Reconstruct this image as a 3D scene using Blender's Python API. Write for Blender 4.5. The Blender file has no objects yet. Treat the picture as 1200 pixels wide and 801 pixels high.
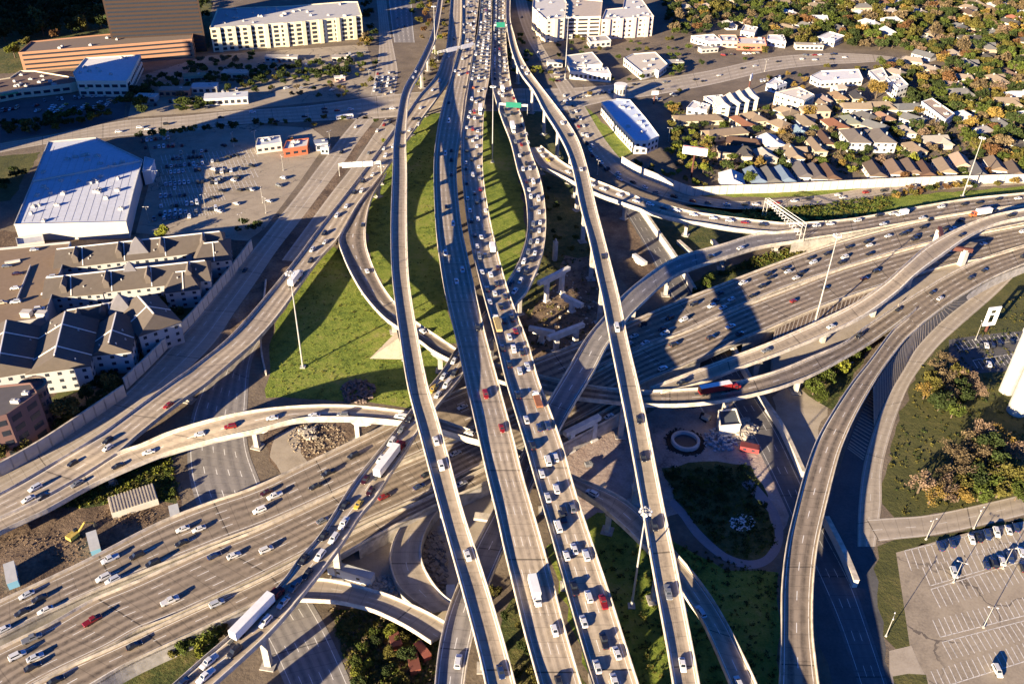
import bpy, bmesh, math, random
from mathutils import Vector, Matrix
R = math.radians
rnd = random.Random(7)
sc = bpy.context.scene
C = sc.collection
# ------------------------------------------------------------------ camera
FPX, PITCH, ROLL, CAMH = 1029.0, R(34.5), math.atan2(-40, 1500), 222.0
AX = Vector((1, 0, 0)); AF = Vector((0, math.cos(PITCH), -math.sin(PITCH))); AD = Vector((0, -math.sin(PITCH), -math.cos(PITCH)))
cr, sr = math.cos(ROLL), math.sin(ROLL)
RIGHT = AX * cr + AD * sr
DOWN = AD * cr - AX * sr
cd = bpy.data.cameras.new('camera'); cam = bpy.data.objects.new('camera', cd); C.objects.link(cam)
cd.sensor_width = 36; cd.lens = FPX / 1200 * 36; cd.clip_start = 1; cd.clip_end = 6000
m = Matrix((RIGHT, -DOWN, -AF)).transposed().to_4x4(); m.translation = (0, 0, CAMH)
cam.matrix_world = m; sc.camera = cam
# ------------------------------------------------------------------ world, sun, exposure
SUN_EL, SHADOW_AZ = R(13.0), R(49)
w = bpy.data.worlds.new('World'); sc.world = w; w.use_nodes = True
nt = w.node_tree; bg = nt.nodes['Background']
sky = nt.nodes.new('ShaderNodeTexSky'); sky.sky_type = 'NISHITA'; sky.sun_disc = False
sky.sun_elevation = SUN_EL
_sd = Vector((-math.cos(SHADOW_AZ), -math.sin(SHADOW_AZ)))
sky.sun_rotation = math.atan2(_sd.x, _sd.y)
sky.air_density = 0.4; sky.dust_density = 0.0; sky.ozone_density = 10; sky.altitude = 0
nt.links.new(sky.outputs[0], bg.inputs[0]); bg.inputs[1].default_value = 0.085
sl = bpy.data.lights.new('sun', 'SUN'); so = bpy.data.objects.new('sun', sl); C.objects.link(so)
sl.energy = 5.0; sl.angle = R(0.5); sl.color = (1.0, 0.825, 0.57)
_dir = Vector((math.cos(SHADOW_AZ) * math.cos(SUN_EL), math.sin(SHADOW_AZ) * math.cos(SUN_EL), -math.sin(SUN_EL)))
so.rotation_euler = _dir.to_track_quat('-Z', 'Y').to_euler()
vs = sc.view_settings; vs.view_transform = 'Standard'; vs.look = 'None'; vs.gamma = 1; vs.use_curve_mapping = False
vs.exposure = 2.05
sc.cycles.max_bounces = 4; sc.cycles.diffuse_bounces = 2

# ------------------------------------------------------------------ helpers
def P(px, py, z=0.0):
    """world point at height z seen at pixel (px, py) of the 1200 x 801 photograph"""
    d = RIGHT * (px - 600.0) + DOWN * (py - 400.5) + AF * FPX
    t = (z - CAMH) / d.z
    return Vector((d.x * t, d.y * t, z))
def tag(o, label=None, cat=None, group=None, kind=None):
    if label: o['label'] = label
    if cat: o['category'] = cat
    if group: o['group'] = group
    if kind: o['kind'] = kind
    return o
def empty(name, loc, rz=0.0, **k):
    o = bpy.data.objects.new(name, None); C.objects.link(o); o.location = loc; o.rotation_euler.z = rz
    o.empty_display_size = 1
    return tag(o, **k)
class MB:
    def __init__(s): s.v = []; s.f = []; s.m = []; s.uv = []
    def quad(s, a, b, c, d, mi=0, uv=None):
        n = len(s.v); s.v += [tuple(a), tuple(b), tuple(c), tuple(d)]; s.f.append((n, n+1, n+2, n+3)); s.m.append(mi)
        s.uv.append(uv or ((0, 0), (1, 0), (1, 1), (0, 1)))
    def poly(s, pts, mi=0):
        n = len(s.v); s.v += [tuple(p) for p in pts]; s.f.append(tuple(range(n, n+len(pts)))); s.m.append(mi)
        s.uv.append([(p[0], p[1]) for p in pts])
    def box(s, cx, cy, z0, sx, sy, sz, rz=0.0, mi=0, top=1.0, topy=None):
        topy = top if topy is None else topy
        c, q = math.cos(rz), math.sin(rz); L = []
        for k, t, ty in ((0, 1.0, 1.0), (1, top, topy)):
            for a, b in ((-1, -1), (1, -1), (1, 1), (-1, 1)):
                x, y = a*sx/2*t, b*sy/2*ty
                L.append((cx + x*c - y*q, cy + x*q + y*c, z0 + k*sz))
        s.hexa(L, mi)
    def hexa(s, L, mi=0):
        n = len(s.v); s.v += [tuple(p) for p in L]
        for f in ((3, 2, 1, 0), (4, 5, 6, 7), (0, 1, 5, 4), (1, 2, 6, 5), (2, 3, 7, 6), (3, 0, 4, 7)):
            s.f.append(tuple(n+i for i in f)); s.m.append(mi); s.uv.append(((0, 0), (1, 0), (1, 1), (0, 1)))
    def tube(s, a, b, r0, r1=None, n=8, mi=0, caps=True):
        r1 = r0 if r1 is None else r1
        a, b = Vector(a), Vector(b); d = (b-a).normalized()
        u = d.cross(Vector((0, 0, 1)) if abs(d.z) < .9 else Vector((1, 0, 0))).normalized(); v = d.cross(u)
        k = len(s.v)
        for p, r in ((a, r0), (b, r1)):
            for i in range(n):
                t = 2*math.pi*i/n; s.v.append(tuple(p + u*math.cos(t)*r + v*math.sin(t)*r))
        for i in range(n):
            j = (i+1) % n; s.f.append((k+i, k+n+i, k+n+j, k+j)); s.m.append(mi); s.uv.append(((0, 0), (1, 0), (1, 1), (0, 1)))
        if caps:
            s.f.append(tuple(k+i for i in range(n))); s.m.append(mi); s.uv.append([(0, 0)]*n)
            s.f.append(tuple(k+n+i for i in reversed(range(n)))); s.m.append(mi); s.uv.append([(0, 0)]*n)
    def prism(s, pts, z0, z1, mi=0, mtop=None):
        n = len(pts)
        a = sum(pts[i][0]*pts[(i+1) % n][1]-pts[(i+1) % n][0]*pts[i][1] for i in range(n))
        if a < 0: pts = pts[::-1]
        s.poly([(p[0], p[1], z1) for p in pts], mi if mtop is None else mtop)
        for i in range(n):
            a, b = pts[i], pts[(i+1) % n]
            s.quad((a[0], a[1], z0), (b[0], b[1], z0), (b[0], b[1], z1), (a[0], a[1], z1), mi)
    def mesh(s, name, mats):
        me = bpy.data.meshes.new(name); me.from_pydata(s.v, [], s.f)
        for mt in (mats if isinstance(mats, (list, tuple)) else [mats]): me.materials.append(mt)
        me.polygons.foreach_set('material_index', s.m)
        ul = me.uv_layers.new(name='UVMap'); fl = []
        for u in s.uv:
            for q in u: fl += [q[0], q[1]]
        ul.data.foreach_set('uv', fl); me.update()
        return me
    def build(s, name, mats, parent=None, loc=None):
        return link(name, s.mesh(name, mats), parent, loc)
def link(name, me, parent=None, loc=None, rz=0.0, color=None):
    o = bpy.data.objects.new(name, me); C.objects.link(o)
    if loc is not None: o.location = loc
    if rz: o.rotation_euler.z = rz
    if parent is not None: o.parent = parent
    if color: o.color = (*color, 1)
    return o
# ------------------------------------------------------------------ materials
def newmat(name, rough=0.8):
    mt = bpy.data.materials.new(name); mt.use_nodes = True; b = mt.node_tree.nodes['Principled BSDF']
    b.inputs['Roughness'].default_value = rough; b.inputs['Specular IOR Level'].default_value = 0.3
    return mt, mt.node_tree, b
def nd(t, typ, **k):
    n = t.nodes.new(typ)
    for a, v in k.items(): setattr(n, a, v)
    return n
def math_(t, op, a, b=None, c=None, clamp=False):
    n = nd(t, 'ShaderNodeMath', operation=op); n.use_clamp = clamp
    for i, x in enumerate((a, b, c)):
        if x is None: continue
        if isinstance(x, (int, float)): n.inputs[i].default_value = x
        else: t.links.new(x, n.inputs[i])
    return n.outputs[0]
def mixc(t, f, a, b, blend='MIX'):
    n = nd(t, 'ShaderNodeMix', data_type='RGBA', blend_type=blend)
    for i, x in ((0, f), (6, a), (7, b)):
        if isinstance(x, (int, float)): n.inputs[i].default_value = x
        elif isinstance(x, tuple): n.inputs[i].default_value = (*x, 1)
        else: t.links.new(x, n.inputs[i])
    return n.outputs[2]
def noise(t, vec, scale, detail=4, rough=.55):
    n = nd(t, 'ShaderNodeTexNoise'); n.inputs['Scale'].default_value = scale; n.inputs['Detail'].default_value = detail
    n.inputs['Roughness'].default_value = rough; t.links.new(vec, n.inputs['Vector']); return n.outputs['Fac']
def ramp(t, f, stops):
    n = nd(t, 'ShaderNodeValToRGB'); e = n.color_ramp.elements
    while len(e) < len(stops): e.new(.5)
    for i, (p, c) in enumerate(stops): e[i].position = p; e[i].color = (*c, 1) if len(c) == 3 else c
    t.links.new(f, n.inputs[0]); return n.outputs[0]
def sramp(t, f, a, b):   # smooth 0..1 between a and b
    n = nd(t, 'ShaderNodeMapRange'); n.interpolation_type = 'SMOOTHSTEP'
    n.inputs[1].default_value = a; n.inputs[2].default_value = b; t.links.new(f, n.inputs[0]); return n.outputs[0]
def geopos(t): return nd(t, 'ShaderNodeNewGeometry').outputs['Position']
def ground_mat(name, cols, scales=(.02, .15, 1.2), rough=.95, lohi=(.34, .66), bump=0.0, bscale=.6):
    mt, t, b = newmat(name, rough); p = geopos(t)
    a = noise(t, p, scales[0], 5, .6); c = noise(t, p, scales[1], 6, .65); d = noise(t, p, scales[2], 3, .6)
    s = math_(t, 'ADD', math_(t, 'MULTIPLY', a, .4), math_(t, 'ADD', math_(t, 'MULTIPLY', c, .38), math_(t, 'MULTIPLY', d, .22)))
    n = len(cols); col = ramp(t, s, [(lohi[0] + (lohi[1]-lohi[0])*i/(n-1), q) for i, q in enumerate(cols)])
    t.links.new(col, b.inputs['Base Color'])
    if bump:
        bn = nd(t, 'ShaderNodeBump'); bn.inputs['Strength'].default_value = bump; bn.inputs['Distance'].default_value = .5
        t.links.new(noise(t, p, bscale, 6, .7), bn.inputs['Height']); t.links.new(bn.outputs[0], b.inputs['Normal'])
    return mt
def plain(name, col, rough=.8, var=.12, sc_=.4, metal=0.0):
    mt, t, b = newmat(name, rough); b.inputs['Metallic'].default_value = metal
    f = noise(t, geopos(t), sc_, 5, .65)
    lo = tuple(max(0, x*(1-var*2)) for x in col); hi = tuple(min(1, x*(1+var)) for x in col)
    t.links.new(ramp(t, f, [(.3, lo), (.65, hi)]), b.inputs['Base Color']); return mt
def objcol(name, rough=.5, var=.15, sc_=.6, coat=0.0, spec=.3):
    mt, t, b = newmat(name, rough); oi = nd(t, 'ShaderNodeObjectInfo')
    f = noise(t, geopos(t), sc_, 4, .6)
    v = math_(t, 'ADD', math_(t, 'MULTIPLY', f, var*2), 1-var)
    n = nd(t, 'ShaderNodeVectorMath', operation='SCALE'); t.links.new(oi.outputs['Color'], n.inputs[0]); t.links.new(v, n.inputs['Scale'])
    t.links.new(n.outputs[0], b.inputs['Base Color']); b.inputs['Coat Weight'].default_value = coat; b.inputs['Specular IOR Level'].default_value = spec
    return mt
def road_mat(name, n, base, dark, streak=.72, lines=1.0, joint=4.6, patch=.5):
    """UV: u = metres along, v = lane coordinate (0 .. n inside the lanes)"""
    mt, t, b = newmat(name, .85); uv = nd(t, 'ShaderNodeUVMap').outputs[0]; sp = nd(t, 'ShaderNodeSeparateXYZ'); t.links.new(uv, sp.inputs[0])
    u, v = sp.outputs[0], sp.outputs[1]
    def vec(su, sv):
        c = nd(t, 'ShaderNodeCombineXYZ'); t.links.new(math_(t, 'MULTIPLY', u, su), c.inputs[0]); t.links.new(math_(t, 'MULTIPLY', v, sv), c.inputs[1]); return c.outputs[0]
    fr = math_(t, 'FRACT', v)
    inl = math_(t, 'MULTIPLY', math_(t, 'GREATER_THAN', v, 0.0), math_(t, 'LESS_THAN', v, float(n)))
    # tyre and oil band at lane centre
    dc = math_(t, 'ABSOLUTE', math_(t, 'SUBTRACT', fr, .5))
    band = math_(t, 'SUBTRACT', 1.0, sramp(t, dc, .06, .42))
    wv = noise(t, vec(.006, .9), 1.0, 3, .6); sv = noise(t, vec(.03, 9.0), 1.0, 5, .7)
    st = math_(t, 'MULTIPLY', math_(t, 'MULTIPLY', band, inl), math_(t, 'ADD', .45, wv))
    st = math_(t, 'ADD', math_(t, 'MULTIPLY', st, streak), math_(t, 'MULTIPLY', math_(t, 'SUBTRACT', sv, .5), 1.35), clamp=True)
    col = mixc(t, st, base, dark)
    pn = noise(t, geopos(t), .035, 6, .65); pf = noise(t, geopos(t), .5, 5, .7)
    col = mixc(t, math_(t, 'MULTIPLY', sramp(t, pn, .42, .66), patch), col, tuple(x*.62 for x in base))
    col = mixc(t, math_(t, 'MULTIPLY', sramp(t, pf, .3, .75), .45), col, tuple(min(1, x*1.28) for x in base))
    # slabs of slightly different age
    br = nd(t, 'ShaderNodeTexWhiteNoise', noise_dimensions='2D'); c = nd(t, 'ShaderNodeCombineXYZ')
    t.links.new(math_(t, 'FLOOR', math_(t, 'DIVIDE', u, joint*4)), c.inputs[0]); t.links.new(math_(t, 'FLOOR', v), c.inputs[1]); t.links.new(c.outputs[0], br.inputs['Vector'])
    col = mixc(t, math_(t, 'MULTIPLY', math_(t, 'GREATER_THAN', br.outputs['Value'], .86), .3), col, tuple(x*.7 for x in base))
    ju = math_(t, 'FRACT', math_(t, 'DIVIDE', u, joint)); jl = math_(t, 'LESS_THAN', ju, .14/joint*2)
    col = mixc(t, math_(t, 'MULTIPLY', jl, .28), col, tuple(x*.4 for x in dark))
    jj = math_(t, 'LESS_THAN', math_(t, 'FRACT', math_(t, 'DIVIDE', u, 37.0)), .011)
    col = mixc(t, math_(t, 'MULTIPLY', jj, .75), col, tuple(x*.35 for x in dark))
    oil = sramp(t, noise(t, vec(.12, 1.6), 1.0, 4, .7), .62, .72)
    col = mixc(t, math_(t, 'MULTIPLY', math_(t, 'MULTIPLY', oil, inl), .5), col, dark)
    if lines:
        nearl = math_(t, 'LESS_THAN', math_(t, 'SUBTRACT', .5, dc), .03)
        dash = math_(t, 'LESS_THAN', math_(t, 'FRACT', math_(t, 'DIVIDE', u, 12.2)), .3)
        mid = math_(t, 'MULTIPLY', math_(t, 'GREATER_THAN', v, .5), math_(t, 'LESS_THAN', v, n-.5))
        e0 = math_(t, 'LESS_THAN', math_(t, 'ABSOLUTE', v), .03); e1 = math_(t, 'LESS_THAN', math_(t, 'ABSOLUTE', math_(t, 'SUBTRACT', v, float(n))), .03)
        ln = math_(t, 'MAXIMUM', math_(t, 'MULTIPLY', math_(t, 'MULTIPLY', nearl, dash), mid), math_(t, 'MAXIMUM', e0, e1))
        wear = sramp(t, noise(t, vec(.3, 3), 1.0, 3, .6), .3, .5)
        col = mixc(t, math_(t, 'MULTIPLY', math_(t, 'MULTIPLY', ln, wear), lines), col, (.72, .7, .64))
    t.links.new(col, b.inputs['Base Color'])
    bn = nd(t, 'ShaderNodeBump'); bn.inputs['Strength'].default_value = .15; bn.inputs['Distance'].default_value = .05
    t.links.new(noise(t, geopos(t), 3.0, 3), bn.inputs['Height']); t.links.new(bn.outputs[0], b.inputs['Normal'])
    return mt
TAN = (.40, .325, .235); TAND = (.10, .078, .058)
BRW = (.29, .23, .165); BRWD = (.06, .046, .035)
GRY = (.25, .225, .2); GRYD = (.11, .10, .095)
M = {}
for n in (1, 2, 3, 4, 5, 6):
    M['tan%d' % n] = road_mat('concrete_lanes_%d' % n, n, TAN, TAND)
    M['brw%d' % n] = road_mat('worn_lanes_%d' % n, n, BRW, BRWD, streak=.95, patch=.6)
    M['gry%d' % n] = road_mat('grey_lanes_%d' % n, n, GRY, GRYD, patch=.4)
M['street2'] = road_mat('street_2', 2, (.37, .31, .235), (.17, .138, .1), streak=.5, lines=.5)
M['street4'] = road_mat('street_4', 4, (.37, .31, .235), (.17, .138, .1), streak=.5, lines=.5)
M['asph3'] = road_mat('asphalt_3', 3, (.13, .12, .115), (.07, .065, .065), streak=.35, lines=.8)
M['conc'] = plain('parapet_concrete', (.5, .435, .345), .85, .22, .35)
M['concd'] = plain('pier_concrete', (.36, .33, .29), .85, .2, .35)
M['wallc'] = plain('sound_wall_concrete', (.5, .46, .4), .9, .08, .25)
# ------------------------------------------------------------------ roads
ROADS = {}
def catmull(p, k):
    out = []; n = len(p)
    for i in range(n-1):
        a, b, c, d = p[max(0, i-1)], p[i], p[i+1], p[min(n-1, i+2)]
        for j in range(k):
            t = j/k; t2, t3 = t*t, t*t*t
            out.append(.5*((2*b) + (c-a)*t + (2*a-5*b+4*c-d)*t2 + (3*b-a-3*c+d)*t3))
    out.append(p[-1].copy()); return out
EXT = {'A': 190, 'B': 190, 'C': 190, 'D': 190, 'J': 60, 'G': 60, 'M': 30, 'E': 60}
def road(key, data, z=0.0, k=7):
    L, Rr = [], []; zz = z
    for row in data.split(';'):
        q = [float(x) for x in row.split()]
        if len(q) > 4: zz = q[4]
        L.append(P(q[0], q[1], zz)); Rr.append(P(q[2], q[3], zz))
    L, Rr = catmull(L, k), catmull(Rr, k)
    if key in EXT:      # carries straight on past the bottom of the picture
        d = (L[-1]+Rr[-1]-L[-2]-Rr[-2]).normalized(); d.z = 0
        for q in range(1, EXT[key]//10): L.append(L[-1]+d*10); Rr.append(Rr[-1]+d*10)
    u = [0.0]
    for i in range(1, len(L)): u.append(u[-1] + ((L[i]+Rr[i])/2 - (L[i-1]+Rr[i-1])/2).length)
    ROADS[key] = dict(L=L, R=Rr, u=u, C=[(a+b)/2 for a, b in zip(L, Rr)])
    return ROADS[key]
def surf(r, mat, n, shoulder, name, parent=None, dz=0.0):
    mb = MB(); L, Rr, u = r['L'], r['R'], r['u']
    NS = 6
    for i in range(len(L)-1):
        def vv(j, s):
            W = (Rr[j]-L[j]).length; sh = min(shoulder, W*.12); lw = (W-2*sh)/n; return (s*W - sh)/lw
        for q in range(NS):
            s0, s1 = q/NS, (q+1)/NS
            a, b = L[i].lerp(Rr[i], s0), L[i].lerp(Rr[i], s1); c, d = L[i+1].lerp(Rr[i+1], s1), L[i+1].lerp(Rr[i+1], s0)
            for p in (a, b, c, d): p.z += dz
            uv = ((u[i], vv(i, s0)), (u[i], vv(i, s1)), (u[i+1], vv(i+1, s1)), (u[i+1], vv(i+1, s0)))
            if (b-a).cross(d-a).z < 0: a, b, c, d = d, c, b, a; uv = uv[::-1]
            mb.quad(a, b, c, d, 0, uv)
    return mb.build(name, mat, parent)
def sidewise(r):
    """outward horizontal normals at left and right edges"""
    out = []
    n = len(r['C'])
    for i in range(n):
        d = (r['R'][i]-r['L'][i]); d.z = 0; d.normalize(); out.append(d)
    return out
def ribbon(r, side, prof, name, mat, parent, i0=0, i1=None):
    """sweep a closed (offset-inward, z) profile along one edge"""
    mb = MB(); N = sidewise(r); E_ = r['L'] if side < 0 else r['R']; i1 = len(E_)-1 if i1 is None else i1
    def ring(i): return [(E_[i].x + N[i].x*(-side)*o, E_[i].y + N[i].y*(-side)*o, E_[i].z + h) for o, h in prof]
    for i in range(i0, i1):
        a, b = ring(i), ring(i+1); n = len(a)
        for j in range(n):
            k = (j+1) % n; q = (a[j], a[k], b[k], b[j])
            mb.quad(*(q if side < 0 else q[::-1]))
    for i in (i0, i1): mb.poly(ring(i) if i == i0 else ring(i)[::-1])
    return mb.build(name, mat, parent)
PAR = [(0.0, -.75), (0.0, 1.02), (.22, 1.02), (.42, -.06), (.42, -.75)]
def elevated(key, data, mat, n, sh, name, label, group=None, par='LR', thick=2.4, k=7, lo=None):
    r = road(key, data, k=k); r['mode'] = 'piers'
    t = empty(name, r['C'][len(r['C'])//2], label=label, cat='flyover', group=group)
    bpy.context.view_layer.update()
    inv = Matrix.Translation(-Vector(t.location))
    def par_(o): o.matrix_parent_inverse = inv; return o
    par_(surf(r, mat, n, sh, 'deck_surface', t))
    mb = MB(); N = sidewise(r); L, Rr = r['L'], r['R']
    def sect(i):
        W = (Rr[i]-L[i]).length; e = N[i]; z = Vector((0, 0, 1)); g = min(1.6, W*.2)
        return [L[i]+e*.02-z*.05, L[i]+e*.02-z*.45, L[i]+e*g-z*.7, L[i]+e*(g+.3)-z*thick, Rr[i]-e*(g+.3)-z*thick, Rr[i]-e*g-z*.7, Rr[i]-e*.02-z*.45, Rr[i]-e*.02-z*.05]
    for i in range(len(L)-1):
        a, b = sect(i), sect(i+1)
        for j in range(7): mb.quad(a[j], b[j], b[j+1], a[j+1])
    par_(mb.build('girder', M['concd'], t))
    for s, ch in ((-1, 'L'), (1, 'R')):
        if ch in par: par_(ribbon(r, s, PAR, 'parapet', M['conc'], t))
    r['root'] = t; r['inv'] = inv; return r
def banked(key, data, mat, n, sh, name, zg=0.0, par='LR', k=7, gaps=(), wallmat=None, kind='structure'):
    """road on fill: retaining walls down to the ground, left open over the streets that pass beneath"""
    r = road(key, data, k=k); r['mode'] = 'wall'
    root = tag(surf(r, mat, n, sh, name), kind=kind)
    N = sidewise(r); mb = MB()
    for E_, s in ((r['L'], -1), (r['R'], 1)):
        for i in range(len(E_)-1):
            mid = (E_[i]+E_[i+1])/2
            if any(inpoly((mid.x, mid.y), g) for g in gaps):
                a, b = E_[i], E_[i+1]
                mb.quad(a-Vector((0, 0, .03)), b-Vector((0, 0, .03)), b-Vector((0, 0, 1.6)), a-Vector((0, 0, 1.6)))
                continue
            a, b = E_[i].copy(), E_[i+1].copy(); a.z -= .03; b.z -= .03
            mb.quad(a, b, Vector((b.x, b.y, zg-.3)), Vector((a.x, a.y, zg-.3)))
    mb.build('retaining_wall', wallmat or M['concd'], root)
    for s, ch in ((-1, 'L'), (1, 'R')):
        if ch in par: ribbon(r, s, PAR, 'parapet', M['conc'], root)
    r['root'] = root; return r
def flat(key, data, mat, n, sh, name, z=.04, k=7):
    r = road(key, data, z, k); r['mode'] = 'flat'
    r['root'] = tag(surf(r, mat, n, sh, name), kind='structure'); return r
def inpoly(p, poly):
    x, y = p; c = False; n = len(poly); j = n-1
    for i in range(n):
        xi, yi = poly[i][0], poly[i][1]; xj, yj = poly[j][0], poly[j][1]
        if (yi > y) != (yj > y) and x < (xj-xi)*(y-yi)/(yj-yi)+xi: c = not c
        j = i
    return c
def pxpoly(s, z=0.0):
    q = [float(x) for x in s.split()]; return [P(q[i], q[i+1], z) for i in range(0, len(q), 2)]
def rpoly(r): return [(p.x, p.y) for p in r['L']] + [(p.x, p.y) for p in reversed(r['R'])]

# streets at ground level
flat('T', '-25 172 -25 184;60 158 60 168;140 142 140 160;215 136 215 154;275 130 275 146;360 124 366 142;450 112 452 138;520 106 522 132;600 104 602 130;650 104 655 130;700 101 712 119;760 94 770 111;830 83 835 99;900 68 905 83;960 63 965 76;1000 63 1004 74;1040 66 1042 72;1075 72 1076 76', M['street4'], 4, 1.0, 'cross_street', .05)
flat('P', '602 -12 614 -12;608 20 622 20;620 50 634 50;638 78 650 76;654 104 672 103;668 135 686 126;684 165 704 156;703 190 721 179;724 208 740 198;755 223 764 211;790 234 797 224;830 242 834 232;870 245 872 236;930 242 928 232;985 236 980 226;1045 226 1040 216;1100 222 1098 212;1225 214 1225 205', M['street4'], 3, .6, 'frontage_road', .055)
flat('S', '424 132 440 140;400 160 421 164;380 186 404 189;350 226 374 229;325 257 352 258;300 288 324 294;270 325 300 330;240 362 276 364;205 402 246 407;150 458 186 462;100 495 122 508;50 527 63 543;0 556 8 573;-25 568 -16 586', M['street2'], 3, .8, 'frontage_road', .05)
flat('S2', '452 138 463 148;440 155 452 166;412 196 428 200;386 229 404 232;352 275 370 277;330 305 345 306', M['street2'], 2, .6, 'service_road', .06)
flat('Q', '441 -5 452 -5;444 30 456 30;444 60 462 60;440 85 466 85;434 112 462 112', M['street4'], 4, .5, 'side_street', .045)
flat('Q2', '455 -5 482 -5;459 30 484 30;462 50 486 50', M['gry4'], 4, .5, 'side_street', .045)
flat('R1', '716 222 738 224;727 240 750 246;753 283 772 278;768 312 791 307;785 345 812 345;815 392 838 390;838 435 866 435;856 470 888 468;880 510 912 506;905 560 938 560;930 615 964 615;960 680 998 680;985 740 1020 740;1015 830 1050 830', M['asph3'], 3, 1.2, 'underpass_road', .05)
flat('R2', '318 380 300 380;296 420 262 410;290 470 238 450;290 520 222 500;305 565 222 560;330 620 250 640;352 680 280 700;385 740 315 760;425 830 350 840', M['gry5'], 5, 1.5, 'underpass_road', .05)
flat('Y', '1168 322 1192 320;1150 338 1166 346;1107 372 1127 380;1075 405 1100 405;1060 430 1078 432;1040 465 1062 458;1025 500 1045 505;1012 545 1034 550;1006 595 1033 590;1005 640 1026 640', M['street2'], 2, .8, 'frontage_road', .06)
flat('Z', '1015 608 1030 634;1048 606 1056 631;1080 604 1085 628;1115 598 1120 622;1160 588 1165 612;1220 574 1225 597', M['street2'], 2, .6, 'access_road', .075)
# freeway on fill, open above the streets below
gapL = pxpoly('222 620 330 590 345 560 215 560', 6); gapL2 = pxpoly('290 720 400 690 430 640 270 660', 6); gapR = pxpoly('770 420 880 420 850 330 765 330', 6)
G_ = (gapL, gapL2, gapR)
banked('Ku', '-30 720 -28 760 6;0 705 2 746;54 680 60 717;108 654 125 688;183 615 205 656;242 591 262 633;300 571 315 613;360 543 380 584;440 505 462 546;515 468 537 512;600 433 625 470;690 398 710 428;734 380 758 405;775 362 800 391;835 338 856 365;900 313 915 340;965 290 975 319;1020 274 1030 301;1073 261 1085 286;1137 250 1143 274;1206 241 1210 260;1235 236 1240 254', M['brw4'], 4, 2.2, 'freeway', gaps=G_)
banked('Kl', '-30 775 0 835 6;0 760 40 802;60 731 128 758;108 704 165 738;160 682 210 720;242 645 300 678;300 622 355 650;390 580 425 614;470 545 500 580;540 515 565 546;640 468 665 500;720 425 750 452;762 405 800 431;812 386 850 408;860 364 900 387;920 341 955 363;980 318 1005 345;1035 301 1060 327;1090 286 1115 311;1150 274 1160 302;1213 262 1220 284;1240 256 1250 276', M['brw5'], 5, 2.0, 'freeway', gaps=G_)
banked('K2', '0 820 36 842 6;40 803 75 822;80 782 112 801;130 760 155 776;212 722 230 741;302 681 318 698;357 653 373 667;427 617 440 629;502 583 512 592;567 549 579 562;640 516 650 527;700 486 706 497;752 456 760 466', M['brw2'], 2, 1.2, 'freeway', gaps=G_)
banked('X', '925 262 928 284 7;942 262 945 281;1000 257 1003 272;1067 245 1072 260 6;1133 234 1137 249;1200 227 1205 240;1232 222 1237 235', M['brw3'], 3, 1.2, 'freeway')
banked('W', '1240 275 1248 296 6;1213 285 1220 303;1200 288 1207 307;1150 304 1165 325;1110 323 1130 345;1080 341 1102 364;1052 358 1076 384', M['brw4'], 4, 1.2, 'freeway')
# ramps and flyovers
elevated('G', '-35 623 -25 640 6;-5 610 5 622;48 585 56 598;98 557 105 571;137 532 148 551 7;165 522 195 532 8;200 507 250 516 10;250 492 300 505 12;300 482 350 492 13;350 477 400 490;400 476 450 493 13;450 480 495 499;500 488 540 512;545 503 590 527;600 525 640 552;645 546 675 574;680 562 700 591;725 582 714 603;757 608 735 622;793 650 758 645;813 673 786 676;833 700 801 698;851 730 819 722;868 763 834 752;886 801 855 801;896 830 868 830', M['tan2'], 2, 1.0, 'curved_ramp', 'low curved ramp sweeping from the left edge under four flyovers to bottom right')
elevated('H', '529 -14 541 -14 9;524 48 540 42;518 70 533 70 10;510 91 527 94;492 112 511 118;478 132 499 134 9;460 155 476 166;430 196 447 206 8.5;405 229 421 238 8;375 267 397 279 7;345 307 372 307 6.5;300 362 328 368 6.5;265 400 300 400 7;225 432 275 422;205 446 240 452 7.5;175 468 208 474;125 505 165 508 7;97 523 137 532;60 545 98 557 6;12 573 48 585;-35 598 -5 610;-50 606 -35 623', M['tan3'], 3, 1.2, 'left_ramp', 'pale exit roadway running down the left past the green triangle to the left edge')
elevated('F', '447 206 453 203 8.5;421 238 437 230 8;406 262 430 256 7.4;397 281 429 283 7;402 300 434 304 7.5;412 322 445 330 8.5;427 347 459 351 9.5;447 370 475 367;465 384 489 379 11;491 400 520 400 12;507 412 538 412;530 424 558 423 12;565 440 583 428;600 452 606 434;637 460 634 441;675 467 680 451;727 473 727 457;755 475 753 459;800 475 800 457;850 470 842 453;900 459 892 441;930 449 922 431 11;960 436 950 419 10;1000 414 987 403 8;1028 397 1013 384 6.5;1062 372 1050 359 6;1073 362 1061 349 5.98', M['brw2'], 2, 1.0, 'curved_ramp', 'low curved ramp carrying the red truck, bending under the flyovers')
elevated('M', '1073 363 1087 375 5.98;1062 373 1076 385 6;1044 389 1060 400;1017 425 1038 428 7;997 450 1022 453 8;977 480 1003 487 9;957 515 987 523 9;943 552 977 557 9;930 600 966 602 9;921 640 958 640;916 685 953 685;915 735 952 735;914 776 956 778;911 835 964 835', M['brw2'], 2, 1.6, 'curved_flyover', 'curved two lane ramp bending down the right side to the bottom edge')
elevated('O', '620 173 634 172 12;630 193 655 188;645 201 672 199;660 208 690 209;695 226 715 219;727 238 740 229;760 249 770 238;798 259 805 248 11;830 264 836 253 10;860 269 867 257 9;905 273 912 262 8;923 271 926 262 7.1;938 269.5 938 261.5 6.97', M['tan2'], 2, 1.0, 'branch_ramp', 'ramp splitting right from the jammed lanes and running along the sound wall')
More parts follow.
